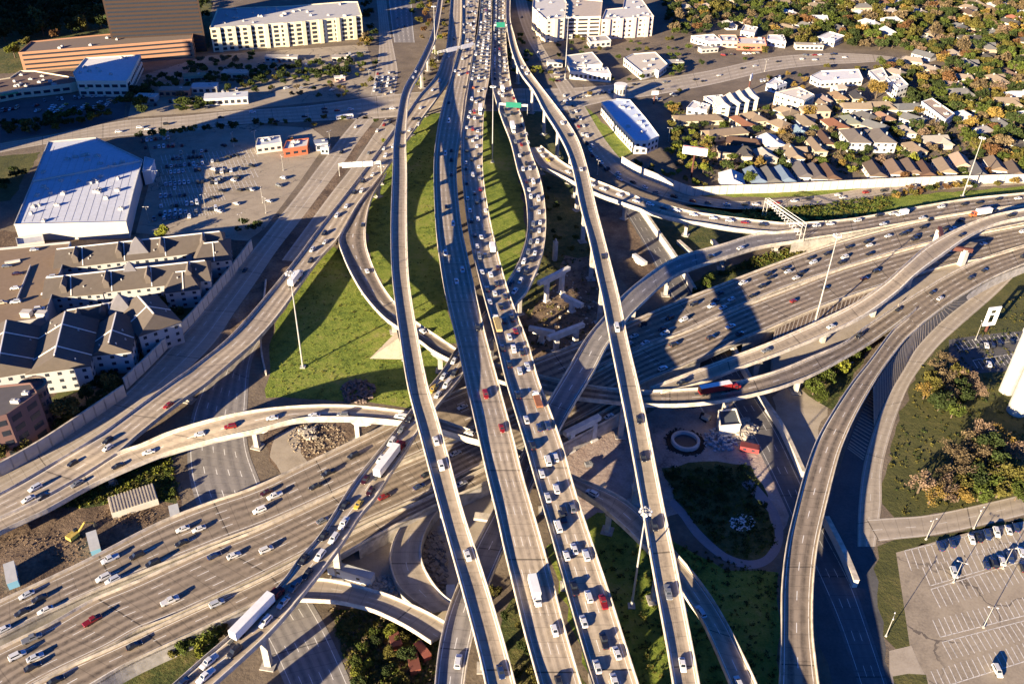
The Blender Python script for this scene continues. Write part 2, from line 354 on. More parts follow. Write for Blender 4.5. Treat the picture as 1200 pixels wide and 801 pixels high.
elevated('J', '938 270.5 942 282 6.97;925 272 928 284 7.1;887 275 890 290 8;847 287 850 302 10;800 300 803 318 12;775 312 780 331 14;750 330 757 352 16;727 350 738 371 17;706 374 723 391 18;686 398 711 407;667 430 697 434;642 472 668 482;626 503 655 506;610 535 638 540;594 568 622 574;577 601 607 608;556 641 590 645;539 680 573 685;527 710 562 715;518 741 555 745;512 775 548 777;507 830 541 830', M['gry2'], 2, 1.2, 'curved_flyover', 'curved flyover dipping under the tall ones from upper right to bottom centre')
elevated('N', '762 455 775 461 12;812 436 822 449;863 417 866 432;905 401 915 414 13;955 379 968 392 14;1000 357 1012 371 15;1035 333 1050 344 16;1060 311 1074 322 17;1087 288 1101 302;1122 269 1135 278;1160 254 1167 263;1200 246 1203 255;1235 241 1237 250', M['tan1'], 1, 1.6, 'narrow_flyover', 'narrow S-curved flyover crossing above the wide freeway on red steel bents')
elevated('E', '579 -14 592 -14 8.2;577 45 593 45 8.6;575 91 598 95 9;580 115 606 122 10;588 140 614 145 11;598 166 620 172 12;604 190 627 192 13;607 202 631 202 14;615 227 637 227 15;618 257 640 258 16;616 282 638 288;609 305 631 314 17;600 322 619 340;586 343 606 356 18;570 364 591 377;552 388 574 402;534 411 553 425;517 437 538 446;500 458 519 469;485 477 505 487;470 497 492 503;447 525 475 531;425 552 458 556;407 577 440 585;391 603 423 605;373 630 404 634;350 656 386 659;332 681 363 688;303 712 337 720;273 742 313 746;238 772 281 776;203 803 251 803;178 825 228 825', M['tan2'], 2, 1.0, 'jammed_ramp', 'ramp packed with cars that slips under the big flyovers to bottom left')
elevated('B', '541 -14 563 -14 9;541 40 557 40 10;535 67 554 67 11;527 95 550 96;517 130 545 130 12;511 162 540 162 13;508 200 535 200 14;510 260 540 260 16;515 305 549 305 18;523 350 559 350 20;535 400 571 400 22;547 455 586 455 23;559 507 600 507 24;570 555 612 555 23.5;581 600 625 600 23;591 645 638 645 22;600 682 648 682 21;614 740 663 740 20;628 791 678 791 19;639 832 690 832 19', M['tan4'], 4, 2.0, 'wide_flyover', 'wide lightly used flyover, second from the left, with two red cars')
elevated('C', '564 -14 577 -14 9;560 35 576 40 10;553 66 575 70 11;548 95 573 95;543 120 568 120;540 160 566 160 13;541 200 566 200 14;546 250 572 245 16;554 297 583 295 18;566 345 597 345 20;581 400 618 400 22;592 445 631 445 23;604 485 646 485 24;616 525 660 525;630 575 674 575 23;646 630 692 630 22;664 695 714 695 20.5;681 755 733 755 19;696 805 749 805 18;704 832 757 832 18', M['tan3'], 3, 2.0, 'jammed_flyover', 'flyover full of stopped traffic, third from the left at the bottom edge')
elevated('A', '515 -14 521 -14 9;507 35 513 37 13;490 75 497 79 17;473 105 481 109 20;465 140 477 141 22;461 170 476 170 24;460 200 477 200 25;458 250 477 250 27;458 300 478 300 28;461 340 481 340;469 400 491 400;477 450 501 450;487 490 513 490 27;500 540 527 540 26;516 600 543 600 24;532 658 562 658 22;547 712 579 712 21;562 771 596 771 20;575 832 612 832 19', M['tan1'], 1, 1.7, 'tall_flyover', 'tallest thin flyover, leftmost of the four running up the middle')
elevated('D', '594 -14 599 -14 9;593 20 598 20 13;596 45 603 43 16;601 65 609 63 18;610 87 619 82 20;625 107 632 100 22;637 130 649 122 23;652 154 666 145 24;664 177 679 168 25;672 203 689 200 26;680 242 698 240 27;689 276 707 275 27;697 312 716 310 28;706 352 726 350;715 400 736 400;725 450 748 450;735 500 759 500 27;745 555 770 555 25;753 600 779 600 23;763 658 791 655 21;773 713 802 710 19;783 768 813 766 18;793 832 825 832 17', M['tan1'], 1, 1.7, 'tall_flyover', 'tall thin flyover, rightmost of the four running up the middle')
# ------------------------------------------------------------------ ground and its patches
M['ground'] = ground_mat('bare_ground', [(.075, .06, .045), (.15, .115, .08), (.24, .19, .135)], (.012, .08, .7), bump=.5)
M['grass'] = ground_mat('green_grass', [(.022, .04, .008), (.09, .13, .015), (.17, .21, .028), (.23, .23, .05), (.27, .23, .1)], (.03, .25, 1.6), lohi=(.36, .66), bump=.9, bscale=.8)
M['olive'] = ground_mat('olive_grass', [(.035, .04, .012), (.075, .075, .02), (.14, .115, .04)], (.03, .2, 1.4), bump=.6)
M['dirt'] = ground_mat('dirt', [(.04, .027, .018), (.09, .06, .04), (.2, .14, .09), (.3, .22, .15)], (.02, .12, .9), bump=1.0)
M['soil'] = ground_mat('red_soil', [(.05, .022, .015), (.12, .05, .03), (.2, .11, .07)], (.03, .2, 1.2), bump=1.0)
M['pale'] = ground_mat('pale_concrete_slab', [(.22, .18, .13), (.34, .285, .215), (.42, .36, .28)], (.03, .2, 1.5))
M['lot'] = ground_mat('parking_concrete', [(.19, .155, .115), (.31, .255, .185), (.38, .32, .235)], (.02, .15, 1.2))
def cracks(mt, scale=.045, w_=.012, amt=.7):
    t = mt.node_tree; b = t.nodes['Principled BSDF']; src = b.inputs['Base Color'].links[0].from_socket; p = geopos(t)
    dn = nd(t, 'ShaderNodeTexNoise'); dn.inputs['Scale'].default_value = .25; dn.inputs['Detail'].default_value = 5; t.links.new(p, dn.inputs['Vector'])
    ad = nd(t, 'ShaderNodeVectorMath', operation='SCALE'); t.links.new(dn.outputs['Color'], ad.inputs[0]); ad.inputs['Scale'].default_value = 6.0
    sm = nd(t, 'ShaderNodeVectorMath', operation='ADD'); t.links.new(p, sm.inputs[0]); t.links.new(ad.outputs[0], sm.inputs[1])
    vo = nd(t, 'ShaderNodeTexVoronoi', feature='DISTANCE_TO_EDGE'); vo.inputs['Scale'].default_value = scale; t.links.new(sm.outputs[0], vo.inputs['Vector'])
    m1 = math_(t, 'LESS_THAN', vo.outputs['Distance'], w_); gate = sramp(t, noise(t, p, .03, 3), .45, .55)
    c = mixc(t, math_(t, 'MULTIPLY', math_(t, 'MULTIPLY', m1, gate), amt), src, (.06, .05, .045))
    sp = sramp(t, noise(t, p, .22, 3, .5), .66, .74); c = mixc(t, math_(t, 'MULTIPLY', sp, .45), c, (.1, .085, .075)); t.links.new(c, b.inputs['Base Color'])
cracks(M['lot'])
M['asph'] = ground_mat('asphalt_lot', [(.06, .058, .056), (.1, .095, .09), (.14, .13, .12)], (.02, .15, 1.2))
M['weed'] = ground_mat('weedy_scrub', [(.02, .028, .008), (.045, .06, .014), (.11, .10, .03), (.2, .15, .08)], (.05, .35, 1.8), bump=1.2)
base = tag(MB().__class__() and (lambda mb: (mb.quad((-3000, -600, 0), (3000, -600, 0), (3000, 5000, 0), (-3000, 5000, 0)), mb.build('ground', M['ground']))[1])(MB()), kind='structure')
_layer = [0]
def patch(name, s, mat, z=None, jag=1.2, step=5.0):
    pts = pxpoly(s); out = []; n = len(pts); r = random.Random(len(s)*7+int(pts[0].x))
    for i in range(n):
        a, b = pts[i], pts[(i+1) % n]; L = (b-a).length; k = max(1, int(L/step)) if jag else 1
        nn = Vector((-(b-a).y, (b-a).x, 0)).normalized()
        for j in range(k):
            q = a.lerp(b, j/k)
            if j: q = q + nn*r.uniform(-jag, jag)
            out.append((q.x, q.y))
    area = sum(out[i][0]*out[(i+1) % len(out)][1]-out[(i+1) % len(out)][0]*out[i][1] for i in range(len(out)))
    if area < 0: out = out[::-1]
    _layer[0] += 1; zz = (.004 + .0005*_layer[0]) if z is None else z
    bm = bmesh.new(); f = bm.faces.new([bm.verts.new((x, y, zz)) for x, y in out]); bmesh.ops.triangulate(bm, faces=[f])
    me = bpy.data.meshes.new(name); bm.to_mesh(me); bm.free(); me.materials.append(mat)
    return tag(link(name, me), kind='structure')
patch('grass_triangle', '386 283 402 300 412 322 427 347 447 370 465 386 500 408 530 430 515 445 500 470 480 478 440 472 380 468 312 466 316 420 322 380 345 345', M['grass'])
patch('grass_field', '437 215 458 192 500 133 520 128 512 200 512 280 522 350 540 402 520 402 487 380 458 352 434 305 428 265', M['grass'])
patch('grass_strip', '566 110 582 118 598 168 612 225 616 280 600 330 592 345 575 300 560 250 548 200 556 140', M['grass'])
patch('grass_strip', '612 130 640 128 662 170 682 240 695 310 660 305 632 330 622 340 640 262 634 200 650 205 620 175', M['weed'])
patch('dirt_ground', '622 325 650 300 690 300 720 380 700 430 720 500 780 545 700 640 640 560 600 440 600 360', M['dirt'], jag=2.5)
patch('red_soil', '690 470 740 480 745 520 700 530 672 505', M['soil'], jag=2.5)
patch('grass_strip', '600 350 640 300 662 300 640 345 620 372', M['weed'], jag=2)
patch('dirt_ground', '690 225 728 240 760 300 785 345 735 345 705 300', M['dirt'], jag=2.5)
patch('grass_strip', '752 246 860 270 900 277 830 300 790 316 768 280', M['weed'])
M['worksite'] = ground_mat('pinkish_site_soil', [(.12, .075, .06), (.27, .2, .165), (.38, .3, .25), (.46, .38, .32)], (.03, .2, 1.3), bump=.8)
patch('work_site_dirt', '630 540 780 475 880 470 905 520 925 590 915 640 860 650 800 600 700 640', M['worksite'])
patch('grass_field', '775 548 840 540 880 545 900 580 912 640 890 662 845 655 810 625', M['weed'])
patch('grass_field', '700 600 760 610 800 640 850 668 912 670 915 740 912 830 700 830 640 640', M['grass'])
patch('grass_field', '600 700 640 700 700 830 560 830', M['weed'])
patch('concrete_slope', '905 465 948 432 972 470 955 520 938 560', M['pale'])
patch('weedy_verge', '938 455 960 438 1000 415 1018 405 1012 425 975 480', M['weed'])
patch('asphalt_apron', '966 560 1012 545 1006 595 1026 635 1030 695 1048 830 985 830 930 640', M['asph'])
patch('dark_hatched_strip', '1060 400 1080 378 1117 354 1150 333 1168 324 1150 340 1107 373 1075 406 1058 434 1038 468 1022 504 1010 548 1004 600 972 600 985 545 1000 500 1025 455 1037 430', M['asph'], jag=0)
patch('olive_field', '1078 430 1100 402 1127 378 1165 345 1200 310 1230 330 1230 580 1115 600 1080 605 1048 606 1034 590 1040 545 1050 500', M['olive'])
patch('olive_verge', '1028 640 1048 632 1140 618 1225 600 1225 606 1140 622 1052 647 1056 690 1068 760 1055 765 1035 745 1028 695', M['olive'])
patch('parking_lot', '1050 647 1140 622 1225 605 1225 830 1088 830 1066 755', M['lot'], jag=0)
patch('parking_lot', '1112 398 1150 392 1230 385 1230 432 1160 436 1112 440', M['asph'], jag=0)
patch('rubble_strip', '362 243 384 238 342 310 300 372 262 410 240 436 200 452 258 398 300 320', M['dirt'])
patch('rubble_strip', '431 146 440 152 412 190 388 227 384 238 362 243 402 189', M['dirt'])
patch('site_dirt', '-20 628 50 604 140 552 200 535 212 600 108 652 0 704 -20 712', M['dirt'])
patch('grass_verge', '60 598 140 555 195 535 208 590 160 585', M['weed'])
patch('rubble_ground', '310 505 350 494 440 494 400 520 360 543 330 556 315 540', M['dirt'])
patch('sunken_ground', '390 655 450 622 500 595 590 570 580 640 520 760 440 720 380 690', M['pale'])
patch('weedy_bank', '388 715 420 712 480 725 515 745 510 830 420 830', M['weed'])
patch('weedy_bank', '150 785 215 745 270 725 260 745 180 830 120 830', M['weed'])
patch('parking_lot', '170 158 290 146 365 150 385 165 350 215 310 268 290 282 155 292 160 270 180 195', M['lot'], jag=0)
patch('asphalt_lot', '-20 122 150 104 145 140 60 156 -20 170', M['asph'], jag=0)
patch('grass_lot', '-20 185 48 178 12 235 -20 240', M['olive'])
patch('dark_grounds', '-40 -20 250 -20 245 60 20 85 -40 90', M['weed'])
M['tarmac'] = ground_mat('old_tarmac', [(.07, .06, .055), (.12, .1, .085), (.2, .165, .13)], (.03, .2, 1.2))
patch('shaded_lot', '150 104 240 92 290 96 290 118 215 130 150 140', M['tarmac'])
patch('bare_lot', '305 92 420 84 436 88 432 110 300 124', M['dirt'])
patch('car_park', '640 60 700 98 690 120 655 104', M['tarmac'])
patch('car_park', '772 118 800 108 830 116 800 128 786 150 775 178 760 150', M['tarmac'])
patch('car_park', '775 48 905 58 930 62 900 66 780 86 768 64', M['tarmac'])
patch('yard', '880 96 960 100 1010 106 1000 128 930 124 880 128', M['lot'])
patch('grass_verge', '716 44 790 44 800 62 770 60 740 62 716 52', M['olive'])
patch('asphalt_yard', '160 90 245 65 430 52 445 112 290 128 150 138', M['lot'], jag=0)
patch('garden_ground', '640 -20 1260 -20 1260 206 900 222 820 222 770 205 730 178 700 140 690 120 640 60', M['ground'])
patch('grass_verge', '675 126 686 124 745 180 722 186', M['grass'])
patch('grass_verge', '725 186 770 207 820 224 900 225 1230 209 1230 212 900 232 820 229 760 211', M['grass'])
patch('grass_verge', '800 240 860 250 930 246 985 240 1045 230 1225 216 1225 224 1130 234 1000 254 940 262 860 256', M['grass'])
patch('grass_strip', '790 345 830 340 900 312 960 289 950 286 880 305 830 318', M['weed'])
patch('garden_ground', '-20 270 200 275 290 282 292 292 250 348 205 400 142 448 50 520 -20 552', M['dirt'])
patch('lawn', '40 480 140 440 200 395 240 350 200 350 120 420', M['weed'])
# ------------------------------------------------------------------ piers under the elevated roads
ORDER = list(ROADS)
POLY = {k: rpoly(v) for k, v in ROADS.items()}
def zat(r, x, y):
    return min(((c.x-x)**2+(c.y-y)**2, c.z) for c in r['C'])[1]
def clear(key, x, y, z, rad=2.0):
    for k, r in ROADS.items():
        if k == key: continue
        for dx, dy in ((0, 0), (rad, 0), (-rad, 0), (0, rad), (0, -rad)):
            if inpoly((x+dx, y+dy), POLY[k]):
                if zat(r, x, y) < z - 1.0: return False
                break
    return True
PIERH = {}
def pier(r, i, col_w=2.1, wide=False):
    c = r['C'][i]; e = (r['R'][i]-r['L'][i]); W = e.length; e.z = 0; e.normalize(); d = Vector((-e.y, e.x, 0)); top = c.z-2.38
    mb = MB(); cap = 1.7
    def blk(cx, w0, w1, z0, z1, t0, t1):
        L = []
        for z, w_, t_ in ((z0, w0, t0), (z1, w1, t1)):
            for a, b in ((-1, -1), (1, -1), (1, 1), (-1, 1)):
                q = Vector((c.x, c.y, z)) + e*(cx+a*w_/2) + d*(b*t_/2); L.append(q)
        mb.hexa(L)
    half = W*.36
    blk(0, col_w, col_w, -.4, top-cap-1.4, 1.7, 1.7)
    blk(0, col_w, half*1.1, top-cap-1.4, top-cap, 1.7, 1.9)
    blk(0, half*1.3, half*2, top-cap, top, 1.9, 2.0)
    blk(0, 4.2, 4.2, 0.0, .35, 4.0, 4.0)
    o = mb.build('pier', M['concd'], r['root']); o.matrix_parent_inverse = r['inv']
for key, r in ROADS.items():
    if r['mode'] != 'piers': continue
    u = r['u']; nxt = 12.0; W = {'B': 33, 'C': 33}.get(key, 36)
    for i in range(2, len(u)-2):
        if u[i] < nxt: continue
        c = r['C'][i]
        if c.z < 6.5: continue
        if clear(key, c.x, c.y, c.z):
            pier(r, i, 2.6 if key in 'BC' else 2.0); nxt = u[i]+W
        elif u[i] > nxt+22: nxt = u[i]+4
# ------------------------------------------------------------------ vehicles
M['paint'] = objcol('car_paint', .28, .03, .5, .6, .5)
M['glass'] = plain('dark_glass', (.02, .025, .032), .08, .02)
M['tyre'] = plain('tyre_rubber', (.02, .02, .02), .9, .02)
M['hlamp'] = plain('headlamp', (.7, .7, .66), .2, .02)
M['tlamp'] = plain('tail_lamp', (.35, .02, .015), .3, .02)
M['chassis'] = plain('chassis', (.05, .05, .05), .7, .05)
M['white'] = plain('white_panel', (.72, .70, .66), .5, .04, .8)
M['redp'] = plain('red_panel', (.2, .016, .016), .45, .05, .8)
COL = {'w': ('white', (.6, .59, .57)), 's': ('silver', (.45, .46, .48)), 'g': ('grey', (.14, .145, .155)), 'k': ('black', (.014, .015, .02)),
       'r': ('red', (.2, .012, .011)), 'b': ('blue', (.016, .03, .085)), 'y': ('yellow', (.5, .34, .05)), 'o': ('orange', (.42, .12, .04)),
       'm': ('maroon', (.035, .008, .01)), 't': ('tan', (.4, .33, .24))}
# kind: length, width, belt z, roof z, greenhouse base x0,x1, roof x0,x1, hood z, tail z, front/rear
KIND = {'s': ('sedan', 4.46, 1.73, 0.874, 1.35, -1.83, 1.08, -0.987, 0.329, 0.808, 0.874),
        'u': ('suv', 4.56, 1.83, 1.02, 1.65, -2.07, 1.17, -1.83, 0.517, 0.959, 1.02),
        'h': ('hatchback', 3.95, 1.69, 0.921, 1.41, -1.79, 1.08, -1.41, 0.329, 0.846, 0.921),
        'v': ('van', 5.08, 1.88, 1.17, 2.07, -2.44, 1.74, -2.35, 1.03, 1.08, 1.17),
        'p': ('pickup truck', 5.45, 1.88, 1.03, 1.74, -0.705, 1.36, -0.517, 0.799, 1.02, 0.94)}
def loft(mb, secs, mi=0):
    """secs: (x, halfwidth, z_low, z_mid, z_top)"""
    def ring(s):
        x, h, a, b, c = s
        return [(x, -h*.92, a), (x, -h, a+(b-a)*.35), (x, -h, b), (x, -h*.9, c), (x, h*.9, c), (x, h, b), (x, h, a+(b-a)*.35), (x, h*.92, a)]
    for i in range(len(secs)-1):
        a, b = ring(secs[i]), ring(secs[i+1])
        for j in range(8):
            k = (j+1) % 8; mb.quad(a[j], a[k], b[k], b[j], mi)
    mb.poly(ring(secs[0]), mi); mb.poly(ring(secs[-1])[::-1], mi)
def shell(mb, kind, mi=0):
    _, L, W, bz, rz, g0, g1, r0, r1, hz, tz = KIND[kind]; h = W/2; l = L/2
    secs = [(-l, h*.86, .38, tz*.72, tz*.86), (-l+.12, h*.96, .28, tz*.85, tz), (-l+.8, h, .22, bz*.88, tz if kind != 'p' else tz), (g0, h, .22, bz*.9, bz if kind != 'p' else tz),
            ((g0+g1)/2, h, .22, bz*.92, bz), (g1, h, .22, bz*.9, bz*.99), (l-.7, h*.98, .22, hz*.82, hz*.96), (l-.15, h*.92, .28, hz*.68, hz*.82), (l, h*.78, .36, hz*.55, hz*.68)]
    secs.sort(key=lambda s: s[0]); loft(mb, secs, mi)
    fb = [(g0, -h*.86, bz-.03), (g1, -h*.86, bz-.03), (g1, h*.86, bz-.03), (g0, h*.86, bz-.03), (r0, -h*.7, rz), (r1, -h*.7, rz), (r1, h*.7, rz), (r0, h*.7, rz)]
    mb.hexa(fb, mi)
    if kind == 'p':      # open bed: dark floor with side walls
        mb.box(-l+.98, 0, tz-.02, 1.7, W*.74, .03, 0, mi)
    return [Vector(p) for p in fb]
def panel(mb, a, b, c, d, mi, m0=.07, m1=.1, push=.014):
    """glass panel on the face a,b (bottom) c,d (top)"""
    n = (b-a).cross(d-a).normalized()*push
    def q(s, t): return a.lerp(b, s).lerp(d.lerp(c, s), t) + n
    mb.quad(q(m0, m1), q(1-m0, m1), q(1-m0, 1-m1), q(m0, 1-m1), mi)
def wheels_xy(kind):
    _, L, W = KIND[kind][:3]; return [(sx*L*.3, sy*(W/2-.12)) for sx in (1, -1) for sy in (1, -1)]
def wheel(mb, x, y, mi=0, r=.34, wd=.24):
    mb.tube((x, y-wd/2, r), (x, y+wd/2, r), r, r, 10, mi)
CARM = {}
def car_meshes(kind):
    if kind in CARM: return CARM[kind]
    d = {}; mb = MB(); fb = shell(mb, kind); d['body'] = mb.mesh('car_body', M['paint'])
    a, b, c, e, A, B_, C_, E_ = fb
    for nm, f in (('windscreen', (b, c, C_, B_)), ('rear_window', (e, a, A, E_))):
        mb = MB(); panel(mb, *f, 0); d[nm] = mb.mesh(nm, M['glass'])
    for nm, f in (('side_window', (a, b, B_, A)), ('side_window#', (c, e, E_, C_))):
        mb = MB(); panel(mb, *f, 0, .09, .16); d[nm] = mb.mesh('side_window', M['glass'])
    mb = MB(); wheel(mb, 0, 0); d['wheel'] = mb.mesh('wheel', M['tyre'])
    _, L, W, bz, rz, g0, g1, r0, r1, hz, tz = KIND[kind]
    mb = MB(); mb.box(0, 0, 0, .22, .34, .14, 0, 0, .8); d['headlight'] = mb.mesh('headlight', M['hlamp'])
    mb = MB(); mb.box(0, 0, 0, .12, .32, .16, 0, 0, .9); d['tail_light'] = mb.mesh('tail_light', M['tlamp'])
    mb = MB(); shell(mb, kind, 0)
    for f in ((b, c, C_, B_), (e, a, A, E_)): panel(mb, *f, 1)
    for f in ((a, b, B_, A), (c, e, E_, C_)): panel(mb, *f, 1, .09, .16)
    for x, y in wheels_xy(kind): wheel(mb, x, y, 2)
    d['far'] = (mb.mesh('far_car', [M['paint'], M['glass'], M['tyre']]), mb)
    CARM[kind] = d; return d
COUNT = [0]
def put_car(kind, col, loc, rz, near, **k):
    d = car_meshes(kind); c = COL[col][1]; j = rnd.uniform(.85, 1.1); c = tuple(min(1, x*j) for x in c)
    nm = {'s': 'car', 'u': 'car', 'h': 'car', 'v': 'van', 'p': 'pickup_truck'}[kind]
    if not near:
        o = link(nm, d['far'][0], None, loc, rz, c); return tag(o, **k)
    t = empty(nm, loc, rz, **k)
    link('body', d['body'], t, color=c); link('windscreen', d['windscreen'], t); link('rear_window', d['rear_window'], t)
    link('side_window', d['side_window'], t); link('side_window', d['side_window#'], t)
    for x, y in wheels_xy(kind): link('wheel', d['wheel'], t, (x, y, 0))
    L, W, hz, tz = KIND[kind][1], KIND[kind][2], KIND[kind][9], KIND[kind][10]
    for s in (-1, 1):
        link('headlight', d['headlight'], t, (L/2-.16, s*W*.36, hz*.62)); link('tail_light', d['tail_light'], t, (-L/2+.04, s*W*.36, tz*.62))
    return t
# road, flip, order axis, words, vehicles read off the photograph
TR = [
 ('A', 0, 'y', 'the tall leftmost flyover', '484 91 w;487 84 w;470 155 k;469 171 k;511 516 w;517 545 wu;548 650 w;587 786 b'),
 ('B', 0, 'y', 'the wide flyover second from the left', '526 142 wv;526 120 k;522 180 wv;529 176 k;529 187 k;544 102 k;529 204 k;523 242 k;531 262 w;522 296 w;542 316 w;535 329 w;560 383 ku;569 461 r;588 501 r;650 738 w;655 799 k;543 8 w;548 6 s;552 7 w;540 29 w;544 38 w;538 87 w;554 27 k;548 15 k;548 48 s;552 38 k;545 58 k;550 75 k;547 22 g;557 15 s;556 52 s'),
 ('C', 1, 'y', 'the jammed flyover', '555 102 o;561 106 w;566 104 w;553 116 wv;558 119 w;565 116 k;556 131 rv;551 131 w;549 137 w;556 138 w;563 142 k;547 149 w;554 151 r;560 153 w;547 161 k;559 161 wv;554 164 w;559 171 w;547 176 k;561 181 k;553 186 k;546 190 w;561 195 w;546 197 k;554 205 wv;562 209 g;547 214 k;563 221 r;556 226 k;548 232 w;559 236 k;566 234 g;551 246 w;569 246 w;552 258 k;560 256 w;556 275 k;564 277 w;559 288 w;561 297 g;569 299 k;562 301 g;565 318 w;575 321 w;583 313 m;582 332 k;571 338 k;580 343 w;592 347 k;574 353 s;587 359 k;591 375 k;600 372 k;604 387 r;597 394 w;602 408 w;589 407 k;612 412 k;597 426 k;618 429 s;609 434 s;607 462 k;617 491 w;632 500 b;642 498 b;624 521 k;651 535 w;642 539 wv;635 554 w;652 572 w;642 582 w;671 594 g;660 597 k;659 604 k;654 616 wv;664 650 w;673 642 w;687 649 s;673 688 k;690 698 w;707 704 r;684 727 w;708 750 k;723 764 w;700 780 w;720 796 w'),
 ('D', 0, 'y', 'the tall rightmost flyover', '707 300 k;723 384 wv;749 491 k;754 534 k;767 615 k;783 693 gp;800 778 w;659 144 w;667 158 k;617 86 w;681 198 w;612 79 s'),
 ('E', 0, 'y', 'the packed ramp', '582 102 k;594 104 s;585 109 w;589 112 w;595 112 k;602 115 r;588 122 s;593 128 k;607 127 r;600 133 k;592 135 g;611 136 k;611 147 k;611 159 k;617 157 w;604 166 g;611 169 r;619 167 w;609 182 w;614 180 k;617 192 k;613 198 w;621 197 s;617 212 m;625 213 wv;620 222 w;622 230 w;631 233 wv;623 244 k;632 248 s;625 262 g;633 260 w;623 270 k;632 270 s;622 283 g;630 282 w;619 295 g;627 296 w;614 306 w;623 304 k;608 316 s;617 318 k;610 329 w;599 332 k;603 341 w;532 422 w;533 436 k;520 440 s;524 450 wv;508 455 y;513 462 s;481 489 k;471 502 g;459 517 w;446 537 w;428 561 m;434 574 m;404 591 k;420 590 y;403 612 wp;391 630 w;379 627 k;375 650 w;356 655 k;360 671 k;346 685 g;332 705 s;311 727 w;245 774 wp;275 762 k;241 791 wp;213 800 b'),
 ('O', 0, 'x', 'the ramp beside the sound wall', '632 176 w;636 182 w;642 187 y;666 201 w;694 216 w;707 221 w;726 228 w;746 235 w;762 239 w;778 243 k;793 246 w;813 251 w;836 255 w;855 258 s;873 260 r;894 263 k'),
 ('X', 1, 'x', 'the upper right freeway lanes', '942 266 k;957 264 s;973 262 w;1005 258 w;1030 252 k;1046 250 s;1057 250 w;1103 242 s;1130 239 k;1148 237 k;1170 233 k;1193 232 w;1035 262 s;1151 243 k'),
 ('J', 1, 'x', 'the curved flyover', '868 290 w;833 300 k;537 774 w'),
 ('N', 1, 'x', 'the narrow flyover', '800 447 k;898 410 g;974 382 w;1127 275 k;1185 252 k'),
 ('P', 0, 'x', 'the frontage road below the sound wall', '694 182 r;700 185 s;705 190 w;704 193 k;713 197 k;708 200 k;725 203 w;717 217 s;742 213 k;756 219 w;769 225 g;790 230 k;812 235 r;830 237 g;852 239 w;873 239 k;886 239 w;911 237 r;931 235 w;948 232 k;982 228 w;988 231 w;1015 225 r;1036 223 k;1137 217 w;660 112 w;664 120 s;668 116 w;671 124 k;669 132 g;675 130 w;673 141 k;680 139 s;678 148 r;684 147 s;683 157 w;676 137 k;688 159 w;688 168 k;694 171 w;692 176 w;631 62 w;636 72 k;626 44 k;612 20 k'),
 ('W', 1, 'x', 'the lower right freeway lanes', '1154 316 k;1138 325 k;1093 342 k;1102 349 w;1053 362 k;1200 300 k'),
 ('F', 1, 'x', 'the low curved ramp', '425 263 k;430 317 w;495 387 w;1007 393 k'),
 ('H', 0, 'y', 'the left exit roadway', '515 95 w;507 105 w;493 126 w;526 66 w;480 152 w;484 139 k;450 174 w;461 171 w;452 182 w;437 204 w;425 212 k;415 225 k;424 223 w;406 241 w;395 252 w;380 273 k;381 283 w;366 292 s;364 305 k;197 474 r;126 515 k;126 524 w;85 542 k;41 571 s;33 584 w;59 584 k;497 141 k;490 146 w;533 27 k;532 45 k;527 57 s'),
 ('G', 1, 'x', 'the ramp joining from the left', '90 566 g;138 545 k;174 529 w;234 508 s;270 499 r;319 489 w;368 486 w;402 485 g;470 488 wv;550 507 w;694 577 w;821 716 s;866 799 w'),
 ('Ku', 1, 'x', 'the upper freeway carriageway', '214 619 w;233 619 w;213 635 k;129 654 s;160 650 ku;179 659 k;121 676 w;133 681 s;31 696 s;46 700 k;26 716 k;53 715 w;3 737 w;322 580 w;312 576 m;304 597 w;369 569 k;385 553 k;414 533 k;542 476 s;801 374 w;785 372 k;776 385 k;779 390 w;753 380 k;743 393 w;756 401 w;737 402 w;813 356 ku;838 352 kp;834 358 w;847 360 w;844 343 k;857 350 w;871 331 w;893 335 k;882 346 k;933 325 w;903 325 k;900 321 k;923 318 s;920 314 k;938 320 k;953 307 s;950 302 k;969 297 k;990 301 w;986 307 k;995 289 k;1019 287 w;1016 283 k;1019 297 k;1041 276 s;1058 274 k;1062 272 k;1072 280 k;1074 276 k;1082 266 k;1081 255 s;1090 257 k;1094 276 k;1108 267 k;1117 268 w;1125 258 k;1165 246 k'),
 ('Kl', 0, 'x', 'the lower freeway carriageway', '251 650 b;274 650 w;199 703 wp;108 726 rp;37 747 gp;20 767 wu;41 769 s;38 780 k;378 609 g;312 643 w;500 555 k;491 569 b;450 581 r;534 530 s;790 403 k;777 431 w;833 395 k;856 382 w;867 390 k;930 352 r;967 337 k;1013 326 m;1027 317 k;1055 318 s;1117 293 s;1153 285 w;1199 271 w;634 435 w'),
 ('K2', 0, 'x', 'the lowest freeway side lanes', '254 706 s;157 755 k;65 796 k;541 566 w;714 487 w'),
 ('T', 0, 'x', 'the cross street', '325 145 k;395 129 r;411 128 w;450 128 k;460 127 w;381 131 k;164 149 w;195 145 k;139 154 w;173 151 w;259 137 k;296 131 w;380 127 k;357 136 k;663 118 w;678 114 k;690 112 w;706 108 w;736 103 k;744 99 k;815 93 k;824 95 k;780 96 g;772 105 k;843 88 w;870 80 k;885 77 s;912 72 k;940 69 w;955 70 s;975 69 k;990 67 w;586 120 k;600 122 s;630 118 g;636 116 w;645 118 k;640 123 k'),
 ('S', 0, 'y', 'the left frontage road', '287 316 k;400 178 k;417 148 w'),
 ('S2', 0, 'y', 'the service road', '432 179 g;426 191 g;442 153 w;450 146 r;457 142 k'),
]
KPX = {}
